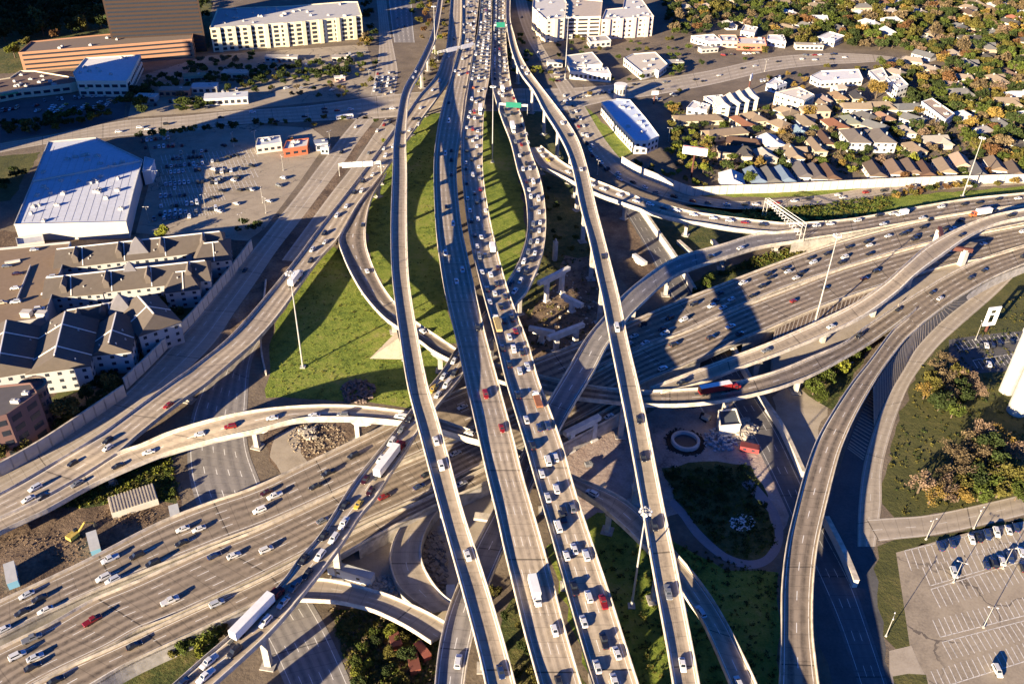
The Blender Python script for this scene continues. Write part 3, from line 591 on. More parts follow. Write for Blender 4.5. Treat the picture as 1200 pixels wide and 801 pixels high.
def on_road(key, px, py, dz=.7):
    r = ROADS[key]; z = sum(c.z for c in r['C'])/len(r['C']); best = 0
    for _ in range(4):
        p = P(px, py, z+dz)
        if key == 'E': best = min(range(len(r['C'])), key=lambda i: (r['C'][i].x-p.x)**2+(r['C'][i].y-p.y)**2)
        else: best = min(range(len(r['C'])), key=lambda i: (r['C'][i].x-p.x)**2+(r['C'][i].y-p.y)**2)
        z = r['C'][best].z
    i = max(0, min(best, len(r['C'])-2)); d = r['C'][i+1]-r['C'][i]
    a, b = r['L'][best], r['R'][best]; e = b-a; s = (p-a).dot(e)/e.dot(e); W = e.length
    lim = 1.45/W; s2 = max(lim, min(1-lim, s))
    q = p + e*(s2-s); q.z = z
    if r['mode'] != 'piers': q.z += 0.0
    slope = math.atan2(d.z, math.hypot(d.x, d.y))
    return q, math.atan2(d.y, d.x), s2
CARS = []
def lanename(key, s):
    n = {'C': ('left', 'middle', 'right'), 'B': ('left', 'middle', 'right'), 'E': ('left', 'right'), 'Ku': ('upper', 'middle', 'lower'), 'Kl': ('upper', 'middle', 'lower'), 'H': ('left', 'right')}.get(key)
    return n[min(len(n)-1, int(s*len(n)))] + ' lane of ' if n else ''
for key, flip, ax, words_, s in TR:
    for it in s.split(';'):
        x, y, code = it.split(); x, y = float(x), float(y); kind = code[1] if len(code) > 1 else ''
        rr = random.Random(int(x*31+y*17))
        if not kind: kind = rr.choice('sssssuuhup' if y > 330 else 'sssuuuhs')
        if key in 'JN' and 0: pass
        q, a, lane = on_road(key, x, y)
        if flip: a += math.pi
        CARS.append(dict(kind=kind, col=code[0], loc=q, rz=a+rr.uniform(-.03, .03), px=x, py=y, ax=ax, where='in the ' + lanename(key, lane) + words_ if lanename(key, lane) else 'on ' + words_, dist=(q-Vector((0, 0, CAMH))).length, group='cars on ' + words_))
# stopped traffic too far away to read car by car: fill the lanes of the far jam
def fill(key, u0, u1, lanes, sp, seed, words_, p=.9, flip=0):
    r = ROADS[key]; rr = random.Random(seed); u = r['u']
    for ln in lanes:
        uu = u0+rr.uniform(0, sp)
        while uu < u1:
            i = max(j for j in range(len(u)-1) if u[j] <= uu); t = (uu-u[i])/(u[i+1]-u[i])
            if rr.random() < p:
                a = r['L'][i].lerp(r['L'][i+1], t); b = r['R'][i].lerp(r['R'][i+1], t); q = a.lerp(b, ln); d = r['C'][i+1]-r['C'][i]
                CARS.append(dict(kind=rr.choice('sssuuhvp'), col=rr.choice('wwwwssskkkggggrbt'), loc=q, rz=math.atan2(d.y, d.x)+(math.pi if flip else 0), px=0, py=0, ax='y', where='on ' + words_, dist=(q-Vector((0, 0, CAMH))).length, group=None, far=1))
            uu += sp*rr.uniform(.8, 1.3)
def u_at(key, py):
    r = ROADS[key]; best = 0
    def yy(c):
        v = c-Vector((0, 0, CAMH)); return 400.5+FPX*v.dot(DOWN)/v.dot(AF)
    return r['u'][min(range(len(r['C'])), key=lambda i: abs(yy(r['C'][i])-py))]
fill('C', 0, u_at('C', 99), (.2, .5, .8), 8.2, 3, 'the jammed flyover', flip=1)
fill('E', 0, u_at('E', 99), (.22, .5, .8), 9, 4, 'the packed ramp')
fill('Q', u_at('Q', 84), u_at('Q', 112), (.12, .37, .62, .86), 7.5, 5, 'the side street queue')
fill('Q2', 0, u_at('Q2', 40), (.3, .6), 30, 6, 'the side street', .6)
fill('B', 0, u_at('B', 90), (.15, .4, .62, .85), 24, 9, 'the wide flyover', .6)
CARS2 = []
# parked cars: rows read off the photograph
def row(x0, y0, x1, y1, n, p, head, words_, seed, cols='wwwsskkkkggtr'):
    """head: pixel direction the cars face"""
    rr = random.Random(seed); a, b = P(x0, y0), P(x1, y1); h = P(x0+head[0], y0+head[1])-a; az = math.atan2(h.y, h.x)
    for i in range(n):
        if rr.random() > p: continue
        q = a.lerp(b, (i+.5)/n); q.z = .1
        CARS.append(dict(kind=rr.choice('sssuuhvp'), col=rr.choice(cols), loc=q, rz=az+rr.choice((0, math.pi))+rr.uniform(-.04, .04), px=x0+(x1-x0)*(i+.5)/n, py=y0+(y1-y0)*(i+.5)/n, ax='x', where=words_, dist=(q-Vector((0, 0, CAMH))).length, group='cars parked '+words_))
def parked(s, head, words_, z=.1):
    for it in s.split(';'):
        x, y, code = it.split(); x, y = float(x), float(y); rr = random.Random(int(x*7+y*3))
        q = P(x, y, z+.7); q.z = z; h = P(x+head[0], y+head[1], z+.7)-P(x, y, z+.7)
        CARS.append(dict(kind=code[1] if len(code) > 1 else rr.choice('ssuuh'), col=code[0], loc=q, rz=math.atan2(h.y, h.x)+rr.choice((0, math.pi)), px=x, py=y, ax='x', where=words_, dist=(q-Vector((0, 0, CAMH))).length, group='cars parked '+words_))
parked('1102 639 b;1116 636 b;1139 631 w;1147 629 k;1157 626 bu;1168 623 w;1182 620 w;1191 617 b;1118 670 s;1156 661 b;1165 659 k;1174 656 w;1184 653 bu;1197 646 wu;1199 664 k', (8, 22), 'in the bottom right parking lot')
parked('1169 785 w', (8, 16), 'in the bottom right parking lot')
parked('1156 404 w;1163 404 k;1171 403 k;1159 426 wu;1186 400 k;1150 405 k', (4, 12), 'in the shaded lot below the billboard frame')
LW = 'in the lot right of the blue roofed store'
row(246, 190, 300, 184, 9, .35, (0, 10), LW, 51); row(246, 204, 290, 198, 8, .3, (0, 10), LW, 52); row(200, 181, 244, 177, 9, .6, (0, 10), LW, 53); row(240, 216, 262, 214, 4, .7, (0, 10), LW, 54); row(186, 243, 240, 238, 9, .4, (0, 10), LW, 55); row(172, 258, 225, 254, 9, .6, (0, 10), LW, 56); row(193, 196, 240, 192, 9, .9, (0, 10), LW, 11); row(200, 187, 238, 184, 8, .85, (0, 10), LW, 12, 'kkkgs'); row(198, 203, 236, 199, 8, .75, (0, 10), LW, 13, 'wwsk')
row(192, 217, 240, 213, 9, .85, (0, 10), LW, 14, 'wwskk'); row(196, 222, 232, 220, 6, .6, (0, 10), LW, 15); row(186, 231, 236, 228, 9, .45, (0, 10), LW, 16)
row(185, 252, 262, 245, 13, .85, (0, 10), LW, 17); row(165, 166, 200, 162, 7, .9, (0, 10), LW, 18); row(168, 174, 216, 171, 9, .7, (0, 10), LW, 19)
parked('295 194 k;231 195 w;250 198 w;248 209 k;278 207 k;274 211 w;260 223 k;281 222 k;290 221 k;295 222 s;249 231 k;277 238 w;257 247 w;332 208 s;327 217 g;315 235 w;262 170 k;268 183 k;277 181 k;259 209 g', (10, 3), LW)
LT = 'in the dark lot before the green roofed shops'
row(2, 131, 22, 127, 5, .8, (6, -5), LT, 21); row(34, 126, 50, 123, 4, .9, (6, -5), LT, 22); row(34, 132, 48, 130, 4, .9, (6, -5), LT, 23); row(54, 138, 64, 124, 5, 1, (8, -2), LT, 24, 'wwssw')
row(62, 136, 78, 122, 5, 1, (8, -2), LT, 25, 'wwssy'); row(82, 134, 90, 122, 4, .9, (8, -2), LT, 26); row(92, 133, 102, 122, 4, .9, (8, -2), LT, 27, 'wwsy'); row(110, 132, 118, 119, 4, .9, (8, -2), LT, 28)
row(118, 132, 130, 118, 5, .9, (8, -2), LT, 29); row(50, 119, 140, 111, 18, .8, (2, 8), LT, 30); row(2, 148, 20, 146, 4, .5, (8, -2), LT, 31)
LY = 'in the yard beside the green roofed building'
row(160, 118, 215, 108, 12, .7, (2, 8), LY, 32); row(158, 128, 210, 118, 12, .7, (2, 8), LY, 33); row(215, 115, 280, 106, 12, .5, (2, 8), LY, 34, 'wstk')
LA = 'in the lot below the cream apartments'
row(300, 76, 430, 62, 22, .55, (2, 6), LA, 35); row(320, 82, 430, 70, 16, .45, (2, 6), LA, 36)
parked('336 103 w;352 103 s;358 99 k;400 93 w;389 105 w;380 100 k', (10, -2), LA)
LR = 'among the shops along the right cross street'
row(766, 116, 790, 126, 8, .6, (8, -2), LR, 41); row(650, 76, 654, 98, 5, .7, (8, 0), LR, 42); row(690, 112, 720, 108, 7, .6, (0, 6), LR, 43); row(786, 110, 800, 118, 4, .6, (8, -2), LR, 44)
row(890, 96, 915, 92, 7, .7, (2, 6), LR, 45); row(935, 66, 990, 64, 10, .4, (8, 0), LR, 46); row(812, 50, 900, 58, 16, .5, (2, 6), LR, 47); row(840, 66, 900, 62, 12, .35, (8, 1), LR, 48)
parked('8 311 g;20 320 m;17 337 w;18 353 su;2 354 t', (8, -1), 'on the roof of the parking deck at left', 10.3); parked('40 292 s;60 324 s;54 343 w;46 361 w', (8, -1), 'on the roof of the parking deck at left', 10.3)
# emit: the nearest 300 cars as things, whatever lies beyond as one mass
CARS.sort(key=lambda c: c['dist'])
ncar = 0; far = []; BASE = {}
ORD = ['', 'second', 'third', 'fourth', 'fifth', 'sixth', 'seventh', 'eighth', 'ninth', 'tenth', 'eleventh', 'twelfth', 'thirteenth', 'fourteenth', 'fifteenth', 'sixteenth', 'seventeenth', 'eighteenth', 'nineteenth', 'twentieth']
def ordinal(i): return 'nearest' if i == 0 else (ORD[i] if i < len(ORD) else '%dth' % (i+1))
for c in CARS:
    cat = {'v': 'van', 'p': 'pickup'}.get(c['kind'], 'car')
    if c.get('far') and c['dist'] > 700 or (cat == 'car' and ncar >= 300): far.append(c); continue
    if cat == 'car': ncar += 1
    BASE.setdefault('%s %s %s' % (COL[c['col']][0], KIND[c['kind']][0], c['where']), []).append(c)
for b, L in BASE.items():
    ax = L[0]['ax']; L.sort(key=(lambda c: -c['py']) if ax == 'y' else (lambda c: c['px']))
    for i, c in enumerate(L):
        lab = b
        if len(L) > 1:
            kn = KIND[c['kind']][0]
            lab += ', ' + (('lowest' if i == 0 else ORD[i] + ' up' if i < 20 else str(i+1)+'th up') if ax == 'y' else ('leftmost' if i == 0 else ORD[i] + ' from left' if i < 20 else str(i+1)+'th from left'))
        put_car(c['kind'], c['col'], c['loc'], c['rz'], c['dist'] < 430 and c['py'] > 330, label=lab, cat={'v': 'van', 'p': 'pickup'}.get(c['kind'], 'car'), group=c['group'])
fm = {k: plain('far_paint_'+COL[k][0], COL[k][1], .35, .02) for k in COL}; keys = list(fm)
big = MB()
for c in far:
    src = car_meshes(c['kind'])['far'][1]; a, s = math.cos(c['rz']), math.sin(c['rz']); n = len(big.v); x0, y0, z0 = c['loc']
    big.v += [(x0+x*a-y*s, y0+x*s+y*a, z0+z) for x, y, z in src.v]
    big.f += [tuple(n+i for i in f) for f in src.f]; big.m += [keys.index(c['col']) if q == 0 else len(keys)+q-1 for q in src.m]; big.uv += src.uv
tag(big.build('distant_cars', [fm[k] for k in keys]+[M['glass'], M['tyre']]), 'mass of small far off cars in the upper lots and traffic jam', 'cars', kind='stuff')
# ------------------------------------------------------------------ trucks
def wheelset(t, xs, w, r=.5):
    mb = MB(); mb.tube((0, -.2, r), (0, .2, r), r, r, 12, 0); me = mb.mesh('wheel', M['tyre'])
    for x in xs:
        for s in (-1, 1): link('wheel', me, t, (x, s*(w/2-.2), 0))
def cab(t, x, mat, w=2.4, h=2.9, L=2.4, hood=1.3):
    mb = MB(); fb = [(x-L/2, -w/2, .6), (x+L/2, -w/2, .6), (x+L/2, w/2, .6), (x-L/2, w/2, .6), (x-L/2, -w/2*.94, h), (x+L/2-.45, -w/2*.94, h), (x+L/2-.45, w/2*.94, h), (x-L/2, w/2*.94, h)]
    mb.hexa(fb)
    if hood: mb.box(x+L/2+hood/2, 0, .6, hood, w*.8, 1.15, 0, 0, .92)
    link('cab', mb.mesh('cab', mat), t)
    V_ = [Vector(p) for p in fb]; mb = MB(); panel(mb, V_[1]+Vector((0, 0, 1.1)), V_[2]+Vector((0, 0, 1.1)), V_[6], V_[5], 0, .06, .12, .03); link('windscreen', mb.mesh('windscreen', M['glass']), t)
    for s in (-1, 1):
        mb = MB(); a, b = (Vector((x-L*.2, s*w/2, 1.5)), Vector((x+L*.36, s*w/2, 1.5))); c_, d_ = b+Vector((-.2, -s*.05, 1)), a+Vector((0, -s*.05, 1))
        (panel(mb, a, b, c_, d_, 0, .05, .05, .03) if s < 0 else panel(mb, b, a, d_, c_, 0, .05, .05, .03)); link('side_window', mb.mesh('side_window', M['glass']), t)
def semi(key, px, py, flip, boxm, sidem, cabm, label, box=13.5, group=None, free=None):
    if free: q, a = free
    else:
        q, a, _ = on_road(key, px, py, 2.5)
    if flip: a += math.pi
    t = empty('semi_truck', q, a, label=label, cat='truck', group=group); h = box/2
    mb = MB(); mb.box(-1.5, 0, 1.15, box, 2.6, 2.85, 0, 0); mb.box(-1.5, 0, 4.0, box-.1, 2.5, .04, 0, 1); link('trailer', mb.mesh('trailer', [sidem, boxm]), t)
    mb = MB(); mb.box(-1.5+.5, 0, .7, box+4.5, 1.0, .4); link('chassis', mb.mesh('chassis', M['chassis']), t)
    cab(t, h-1.5+1.9, cabm); wheelset(t, (h+2.0, h-2.2, h-3.5, -h, -h+1.3), 2.5); return t
def boxtruck(key, px, py, flip, boxm, cabm, label, box=6.0, free=None, h=2.5):
    q, a, _ = on_road(key, px, py, 1.8) if not free else (*free, 0)
    if flip: a += math.pi
    t = empty('box_truck', q, a, label=label, cat='truck')
    mb = MB(); mb.box(-.9, 0, .95, box, 2.4, h); link('cargo_box', mb.mesh('cargo_box', boxm), t)
    mb = MB(); mb.box(.3, 0, .55, box+2.2, .95, .38); link('chassis', mb.mesh('chassis', M['chassis']), t)
    cab(t, box/2-.9+1.1, cabm, 2.1, 2.3, 1.7, .7); wheelset(t, (box/2+.2, -box/2+.6), 2.3, .42); return t
ym = plain('yellow_machine', (.42, .3, .07), .6, .15, 1.0)
semi('F', 842, 453, 0, M['white'], M['redp'], M['redp'], 'red semi truck with white trailer roof on the low curved ramp')
semi('E', 456, 535, 1, M['white'], M['white'], M['redp'], 'long white semi trailer behind a red cab, on the packed ramp', 14.5)
semi('E', 300, 716, 1, M['white'], M['white'], plain('maroon_cab', (.12, .02, .02), .4, .02), 'long white semi trailer with maroon cab low on the packed ramp', 15.5)
semi('H', 346, 324, 1, M['white'], M['white'], M['white'], 'white semi truck on the exit roadway left of the green triangle', 9.5)
semi('X', 1152, 252, 1, M['white'], M['white'], plain('orange_cab', (.5, .12, .04), .4, .02), 'white semi truck with orange cab at the upper right freeway', 9.5)
semi('E', 601, 148, 0, M['white'], M['white'], M['white'], 'white semi truck high up on the packed ramp, below green sign', 9)
boxtruck('C', 583, 378, 1, plain('tan_load', (.36, .27, .12), .8, .25, 1.5), M['white'], 'long flatbed with tan machinery load on the jammed flyover', 9.5, h=1.3)
semi('C', 563, 127, 0, M['white'], M['white'], M['white'], 'white semi truck far up the jammed flyover', 9)
boxtruck('C', 577, 289, 1, M['white'], M['white'], 'white box truck in the right lane of the jammed flyover')
boxtruck('C', 630, 467, 1, plain('rust_bed', (.25, .1, .05), .7), M['white'], 'flatbed truck with rusty load in right lane of jammed flyover', 6.5, h=.8)
boxtruck('B', 627, 690, 0, M['white'], M['white'], 'white box truck on the wide flyover near bottom edge', 7)
boxtruck('E', 589, 104, 0, M['white'], M['white'], 'white box truck at the far top of the packed ramp')
boxtruck('X', 1058, 249, 1, M['white'], M['white'], 'small white box truck on upper right freeway lanes', 4.5)
q, a, _ = on_road('T', 404, 138, 1.5)
bt = empty('bus', q, a, label='white bus on the cross street left of the thin flyover', cat='bus')
mb = MB(); mb.box(0, 0, .45, 12, 2.5, 2.6, 0, 0, .985); link('body', mb.mesh('body', M['white']), bt)
for s in (-1, 1):
    mb = MB()
    for k in range(8): mb.box(-4.9+k*1.38, s*1.25, 1.7, 1.15, .06, .9)
    link('side_windows', mb.mesh('side_windows', M['glass']), bt)
wheelset(bt, (3.8, -3.6), 2.5, .48)
# ------------------------------------------------------------------ masts, lamps, gantries, signs
M['steel'] = plain('galvanised_steel', (.42, .4, .36), .5, .05, .5, .3)
M['rusty'] = plain('brown_red_steel', (.085, .03, .022), .7, .15, .3)
M['green_sign'] = plain('green_sign', (.015, .15, .1), .4, .05)
def mast(px, py, h, z=0, label='', n=8):
    b = P(px, py, z); t = empty('high_mast_light', b, label=label, cat='light mast', group='tall light masts')
    mb = MB(); mb.box(0, 0, -.05, 2.2, 2.2, .5); mb.tube((0, 0, .4), (0, 0, h), .4, .16, 10); link('pole', mb.mesh('pole', M['steel']), t)
    mb = MB()
    for i in range(16):
        a0, a1 = i*math.pi/8, (i+1)*math.pi/8; mb.tube((math.cos(a0)*1.2, math.sin(a0)*1.2, h-.4), (math.cos(a1)*1.2, math.sin(a1)*1.2, h-.4), .1, .1, 5)
    for i in range(4):
        a0 = i*math.pi/2; mb.tube((0, 0, h-.3), (math.cos(a0)*1.2, math.sin(a0)*1.2, h-.4), .07, .07, 5)
    link('lamp_ring', mb.mesh('lamp_ring', M['steel']), t)
    mb = MB(); mb.tube((0, 0, -.5), (0, 0, 0), .42, .25, 8); me = mb.mesh('lamp', M['white'])
    for i in range(n):
        a0 = i*2*math.pi/n; link('lamp', me, t, (math.cos(a0)*1.6, math.sin(a0)*1.6, h-.35))
mast(355, 430, 46.5, 0, 'tall light mast standing in the bright green triangle')
mast(740, 710, 42, 0, 'tall light mast on the dark grass by the rightmost tall flyover')
mast(1128, 230, 37.5, 0, 'tall light mast by the hedge in front of sound wall')
mast(955, 378, 45, 6, 'tall light mast standing on the freeway beside the narrow flyover')
mast(577, 190, 49, 0, 'tall light mast on dark grass between jammed flyover and packed ramp')
mast(510, 68, 42, 0, 'tall light mast among the trees at the top, left of sign gantry')
mast(662, 93, 48, 0, 'tall light mast in front of the large cream apartment block')
mast(448, 216, 12, 0, 'short light pole on grass edge left of the thin flyover', 2)
def lamp(px, py, h, label, z=0, two=True, az=0.0):
    b = P(px, py, z); t = empty('street_lamp', b, az, label=label, cat='street lamp', group='small lamp posts')
    mb = MB(); mb.box(0, 0, -.05, .6, .6, .7); mb.tube((0, 0, .5), (0, 0, h), .13, .08, 8)
    for s in ((-1, 1) if two else (1,)): mb.tube((0, 0, h), (s*1.0, 0, h+.1), .05, .05, 5)
    link('pole', mb.mesh('pole', M['steel']), t)
    mb = MB(); mb.box(0, 0, 0, .6, .35, .15, 0, 0, .8); me = mb.mesh('lamp_head', M['white'])
    for s in ((-1, 1) if two else (1,)): link('lamp_head', me, t, (s*1.3, 0, h))
for i, (x, y, w_) in enumerate(((175, 261, 'in the big lot, nearest the store corner'), (185, 218, 'in the big lot beside the store wall'), (241, 246, 'at the shadow edge in the big lot'), (284, 269, 'at the lower right corner of the big lot'), (263, 210, 'in the shaded centre of the big lot'), (274, 172, 'at the upper end of the big lot'), (308, 238, 'on the right side of the big lot'), (332, 200, 'by the verge right of the big lot'), (312, 250, 'on the sunny lower right of the big lot'),
    (1117, 682, 'in the middle of the bottom right lot'), (1152, 735, 'on the lower island of the bottom right lot'), (1175, 666, 'on the upper island of the bottom right lot'), (1085, 632, 'on the verge above the bottom right lot'), (1141, 619, 'on the verge behind white parked cars'), (1038, 745, 'beside the grass strip left of the bottom right lot'),
    (1143, 398, 'in front of the shaded lot'), (757, 168, 'beside the white L shaped building'), (683, 115, 'at the crossing near the white corner building'), (700, 205, 'by the frontage road above branch ramp'), (433, 96, 'at the queue on the side street'), (783, 166, 'left of the billboard'), (896, 84, 'by the cross street near townhouses'), (362, 141, 'on the cross street near the bus'), (300, 170, 'by the small shops'), (387, 170, 'where two frontage roads meet'))):
    lamp(x, y, 9.5, 'slim lamp post ' + w_, az=.3*i)
for x, y in ((100, 620),):
    pass
def truss(a, b, h, name, label, w_=2.2, d_=2.0):
    """space-frame sign bridge between two feet"""
    t = empty(name, (a+b)/2, label=label, cat='sign bridge'); o = (a+b)/2; a, b = a-o, b-o; d = (b-a); d.z = 0; L = d.length; d.normalize(); n = Vector((-d.y, d.x, 0))*w_/2
    for p in (a, b):
        mb = MB()
        for s in (-1, 1): mb.tube(p+n*s, p+n*s+Vector((0, 0, h+d_)), .22, .18, 6)
        for k in range(4): mb.tube(p+n+Vector((0, 0, h*k/4)), p-n+Vector((0, 0, h*(k+1)/4)), .07, .07, 4)
        link('leg', mb.mesh('leg', M['steel']), t)
    mb = MB(); K = max(4, int(L/3)); z0, z1 = Vector((0, 0, h)), Vector((0, 0, h+d_))
    for s in (-1, 1):
        for z in (z0, z1): mb.tube(a+n*s+z, b+n*s+z, .14, .14, 5)
    for k in range(K):
        p, q = a+d*(L*k/K), a+d*(L*(k+1)/K)
        for s in (-1, 1): mb.tube(p+n*s+z0, q+n*s+z1, .07, .07, 4); mb.tube(p+n*s+z0, p+n*s+z1, .07, .07, 4)
        for z in (z0, z1): mb.tube(p+n+z, q-n+z, .07, .07, 4); mb.tube(p+n+z, p-n+z, .07, .07, 4)
    link('truss', mb.mesh('truss', M['white']), t); return t, a, b, d, n
truss(P(895, 253, 0), P(938, 284, 6), 9, 'sign_bridge', 'white lattice sign bridge spanning the upper right freeway lanes')
t, a, b, d, n = truss(P(513, 72, 9), P(556, 62, 9), 6.5, 'sign_bridge', 'sign bridge with pale panel backs over the far left lanes', 1.2, 1.2)
for k in (.32, .46, .72, .86):
    mb = MB(); p = a.lerp(b, k); mb.box(p.x, p.y-.9, 5.4+p.z, 5.2, .18, 3.4, math.atan2(d.y, d.x)); link('sign_panel', mb.mesh('sign_panel', M['white']), t)
t, a, b, d, n = truss(P(585, 133, 9), P(618, 135, 9), 6.2, 'sign_bridge', 'sign bridge with one wide green board over the packed ramp', 1.0, 1.0)
p = a.lerp(b, .5); mb = MB(); mb.box(p.x, p.y-.8, 5.0+p.z, 10.5, .18, 3.6, math.atan2(d.y, d.x)); link('sign_panel', mb.mesh('sign_panel', M['green_sign']), t)
t, a, b, d, n = truss(P(579, 38, 9), P(594, 38, 9), 5.5, 'sign_bridge', 'small teal sign board over the jammed lanes near the top', 1.0, 1.0)
p = a.lerp(b, .5); mb = MB(); mb.box(p.x, p.y-.8, 4.5+p.z, 7.5, .18, 4.2, math.atan2(d.y, d.x)); link('sign_panel', mb.mesh('sign_panel', M['green_sign']), t)
t, a, b, d, n = truss(P(398, 206, 9), P(447, 203, 9), 6.2, 'sign_bridge', 'sign bridge with a row of pale panel backs over the left exit road', 1.2, 1.2)
for k in (.2, .45, .7):
    mb = MB(); p = a.lerp(b, k); mb.box(p.x, p.y-.9, 5.2+p.z, 5.6, .18, 3.2, math.atan2(d.y, d.x)); link('sign_panel', mb.mesh('sign_panel', M['white']), t)
# billboards
def billboard(px, py, h, wd, ht, ang, label, stripe=False, frame=False):
    b = P(px, py); t = empty('billboard', b, ang, label=label, cat='billboard')
    mb = MB(); mb.tube((0, 0, 0), (0, 0, h), .6, .6, 10); mb.box(0, .35, h-.3, wd*.9, .3, .5); link('post', mb.mesh('post', M['rusty']), t)
    mb = MB()
    if frame:
        mb.box(-wd*.36, -.3, h, wd*.28, .5, ht); mb.box(wd*.36, -.3, h, wd*.28, .5, ht); mb.box(0, -.3, h, wd*.44, .5, ht*.16); mb.box(0, -.3, h+ht*.84, wd*.44, .5, ht*.16); mb.box(0, -.3, h+ht*.58, wd*.44, .5, ht*.08)
    else: mb.box(0, -.4, h, wd, .5, ht)
    link('panel', mb.mesh('panel', M['white']), t)
    if stripe:
        mb = MB(); mb.box(0, -.68, h+ht*.9, wd*.99, .05, ht*.1); mb.box(wd*.14, -.68, h+ht*.38, wd*.66, .05, ht*.05); mb.box(-wd*.17, -.68, h+ht*.38, wd*.012, .05, ht*.3); link('red_stripe', mb.mesh('red_stripe', M['redp']), t)
billboard(810, 208, 15, 15, 5.2, -.28, 'white billboard with red top stripe on a brown post behind sound wall', True)
billboard(1155, 388, 3.5, 6.5, 10, .25, 'open white billboard frame standing on the grass below the freeway', frame=True)
billboard(877, 107, 9, 6, 4.5, 1.1, 'small white pole sign beside the townhouse row')
billboard(766, 122, 7, 5, 3, .2, 'red and white pole sign by the white corner building')
# red steel bents carrying the narrow flyover
for (x, y, x2, y2, lab) in ((1096, 287, 1104, 277, 'left'), (1126, 310, 1118, 290, 'right')):
    z = 15.0; a = P(x, y, 6); b = P(x2, y2, z); b = Vector((b.x, b.y, z)); t = empty('straddle_bent', (a.x, a.y, 6), label='red steel beam on a white column under the narrow flyover, %s one' % lab, cat='pier')
    mb = MB(); mb.box(0, 0, -.2, 3.2, 2.4, z-6, 0.5); link('column', mb.mesh('column', M['wallc']), t)
    mb = MB(); d = Vector((b.x-a.x, b.y-a.y, 0)); L = d.length+6; mb.box(d.x/2, d.y/2, z-7.4, L, 1.8, 2.0, math.atan2(d.y, d.x)); link('beam', mb.mesh('beam', M['rusty']), t)
# ------------------------------------------------------------------ sound walls
def wall(s, h, th, name, label, z=0, mat=None, cap=True, post=5.0):
    pts = pxpoly(s, z); fine = catmull(pts, 5); t = empty(name, fine[len(fine)//2], label=label, cat='wall'); o = fine[len(fine)//2].copy()
    mb = MB(); mc = MB(); mp = MB(); acc = 0
    for i in range(len(fine)-1):
        a, b = fine[i]-o, fine[i+1]-o; d = b-a; L = d.length; m_ = (a+b)/2; ang = math.atan2(d.y, d.x)
        mb.box(m_.x, m_.y, -.3, L, th, h+.3, ang)
        if cap: mc.box(m_.x, m_.y, h, L+.05, th+.25, .25, ang)
        acc += L
        while acc > post:
            acc -= post; q = b-d.normalized()*acc; mp.box(q.x, q.y, -.3, .5, th+.3, h+.35, ang)
    link('panels', mb.mesh('panels', mat or M['wallc']), t)
    if cap: link('coping', mc.mesh('coping', M['conc']), t)
    if post < 50: link('posts', mp.mesh('posts', M['concd']), t)
wall('728 193 748 205 775 216 805 228 822 229 860 227 900 226 960 223 1040 219 1120 216 1230 213', 5.5, .4, 'sound_wall', 'long pale concrete sound wall in front of the upper right houses')
wall('296 292 275 320 250 350 225 380 202 402 175 430 148 456', 5.5, .5, 'sound_wall', 'white sound wall below the left apartments, upper stretch')
wall('148 464 100 497 50 530 0 558 -30 572', 5.5, .5, 'sound_wall', 'white sound wall at the left edge, lower stretch past the jog')
wall('750 247 772 279 792 308 814 346', 3.6, 1.2, 'retaining_wall', 'white wall beside the sunken road, upper stretch', post=99)
wall('856 408 870 436 890 470 914 505 940 561', 3.6, 1.2, 'retaining_wall', 'white wall beside the sunken road, middle stretch under the red truck', post=99)
wall('966 613 985 650 1001 688', 3.4, 1.6, 'retaining_wall', 'white wall between two dark roads right of the curved flyover', post=99)
wall('312 330 306 400 312 440', 1.2, .5, 'barrier_wall', 'low wall along the shaded underpass road left of triangle', post=99)
# ------------------------------------------------------------------ buildings
M['win'] = plain('window_glass', (.03, .035, .045), .12, .05)
M['wallo'] = objcol('painted_wall', .85, .08, .25)
M['roofo'] = objcol('roofing', .9, .22, .5)
M['trim'] = plain('trim_white', (.72, .68, .6), .7, .05)
M['unit'] = plain('rooftop_unit', (.38, .37, .35), .6, .1)
ROOFM = {}
def ctr(pts): return Vector((sum(p.x for p in pts)/len(pts), sum(p.y for p in pts)/len(pts), 0))
WM = {}
def winmesh(mat='win'):
    if mat not in WM:
        mb = MB(); mb.box(0, 0, -.5, 1, .12, 1); WM[mat] = mb.mesh('window', M[mat])
    return WM[mat]
def windows(t, a, b, z0, z1, nx, nz, fw=.55, fh=.55, mat='win', name='window', skip=0, rr=None):
    """a grid of separate window parts on the wall from a to b (local coordinates, outward side to the right of a->b)"""
    d = (b-a); d.z = 0; L = d.length; d.normalize(); ang = math.atan2(d.y, d.x); me = winmesh(mat); sh = (z1-z0)/nz; n = Vector((d.y, -d.x, 0))
    for j in range(nz):
        for i in range(nx):
            o = link(name, me, t); p = a + d*(L*(i+.5)/nx) + n*.03; o.location = (p.x, p.y, z0+sh*(j+.5)); o.rotation_euler.z = ang; o.scale = (L/nx*fw, 1, sh*fh)
def ccw(pts):
    n = len(pts); a = sum(pts[i].x*pts[(i+1) % n].y-pts[(i+1) % n].x*pts[i].y for i in range(n)); return pts if a > 0 else pts[::-1]
def facing(a, b, o):
    """does the outer side of ccw edge a->b face the camera"""
    n = Vector(((b-a).y, -(b-a).x, 0)); m_ = (a+b)/2+o; return n.dot(Vector((0, 0, 0))-m_) > 0
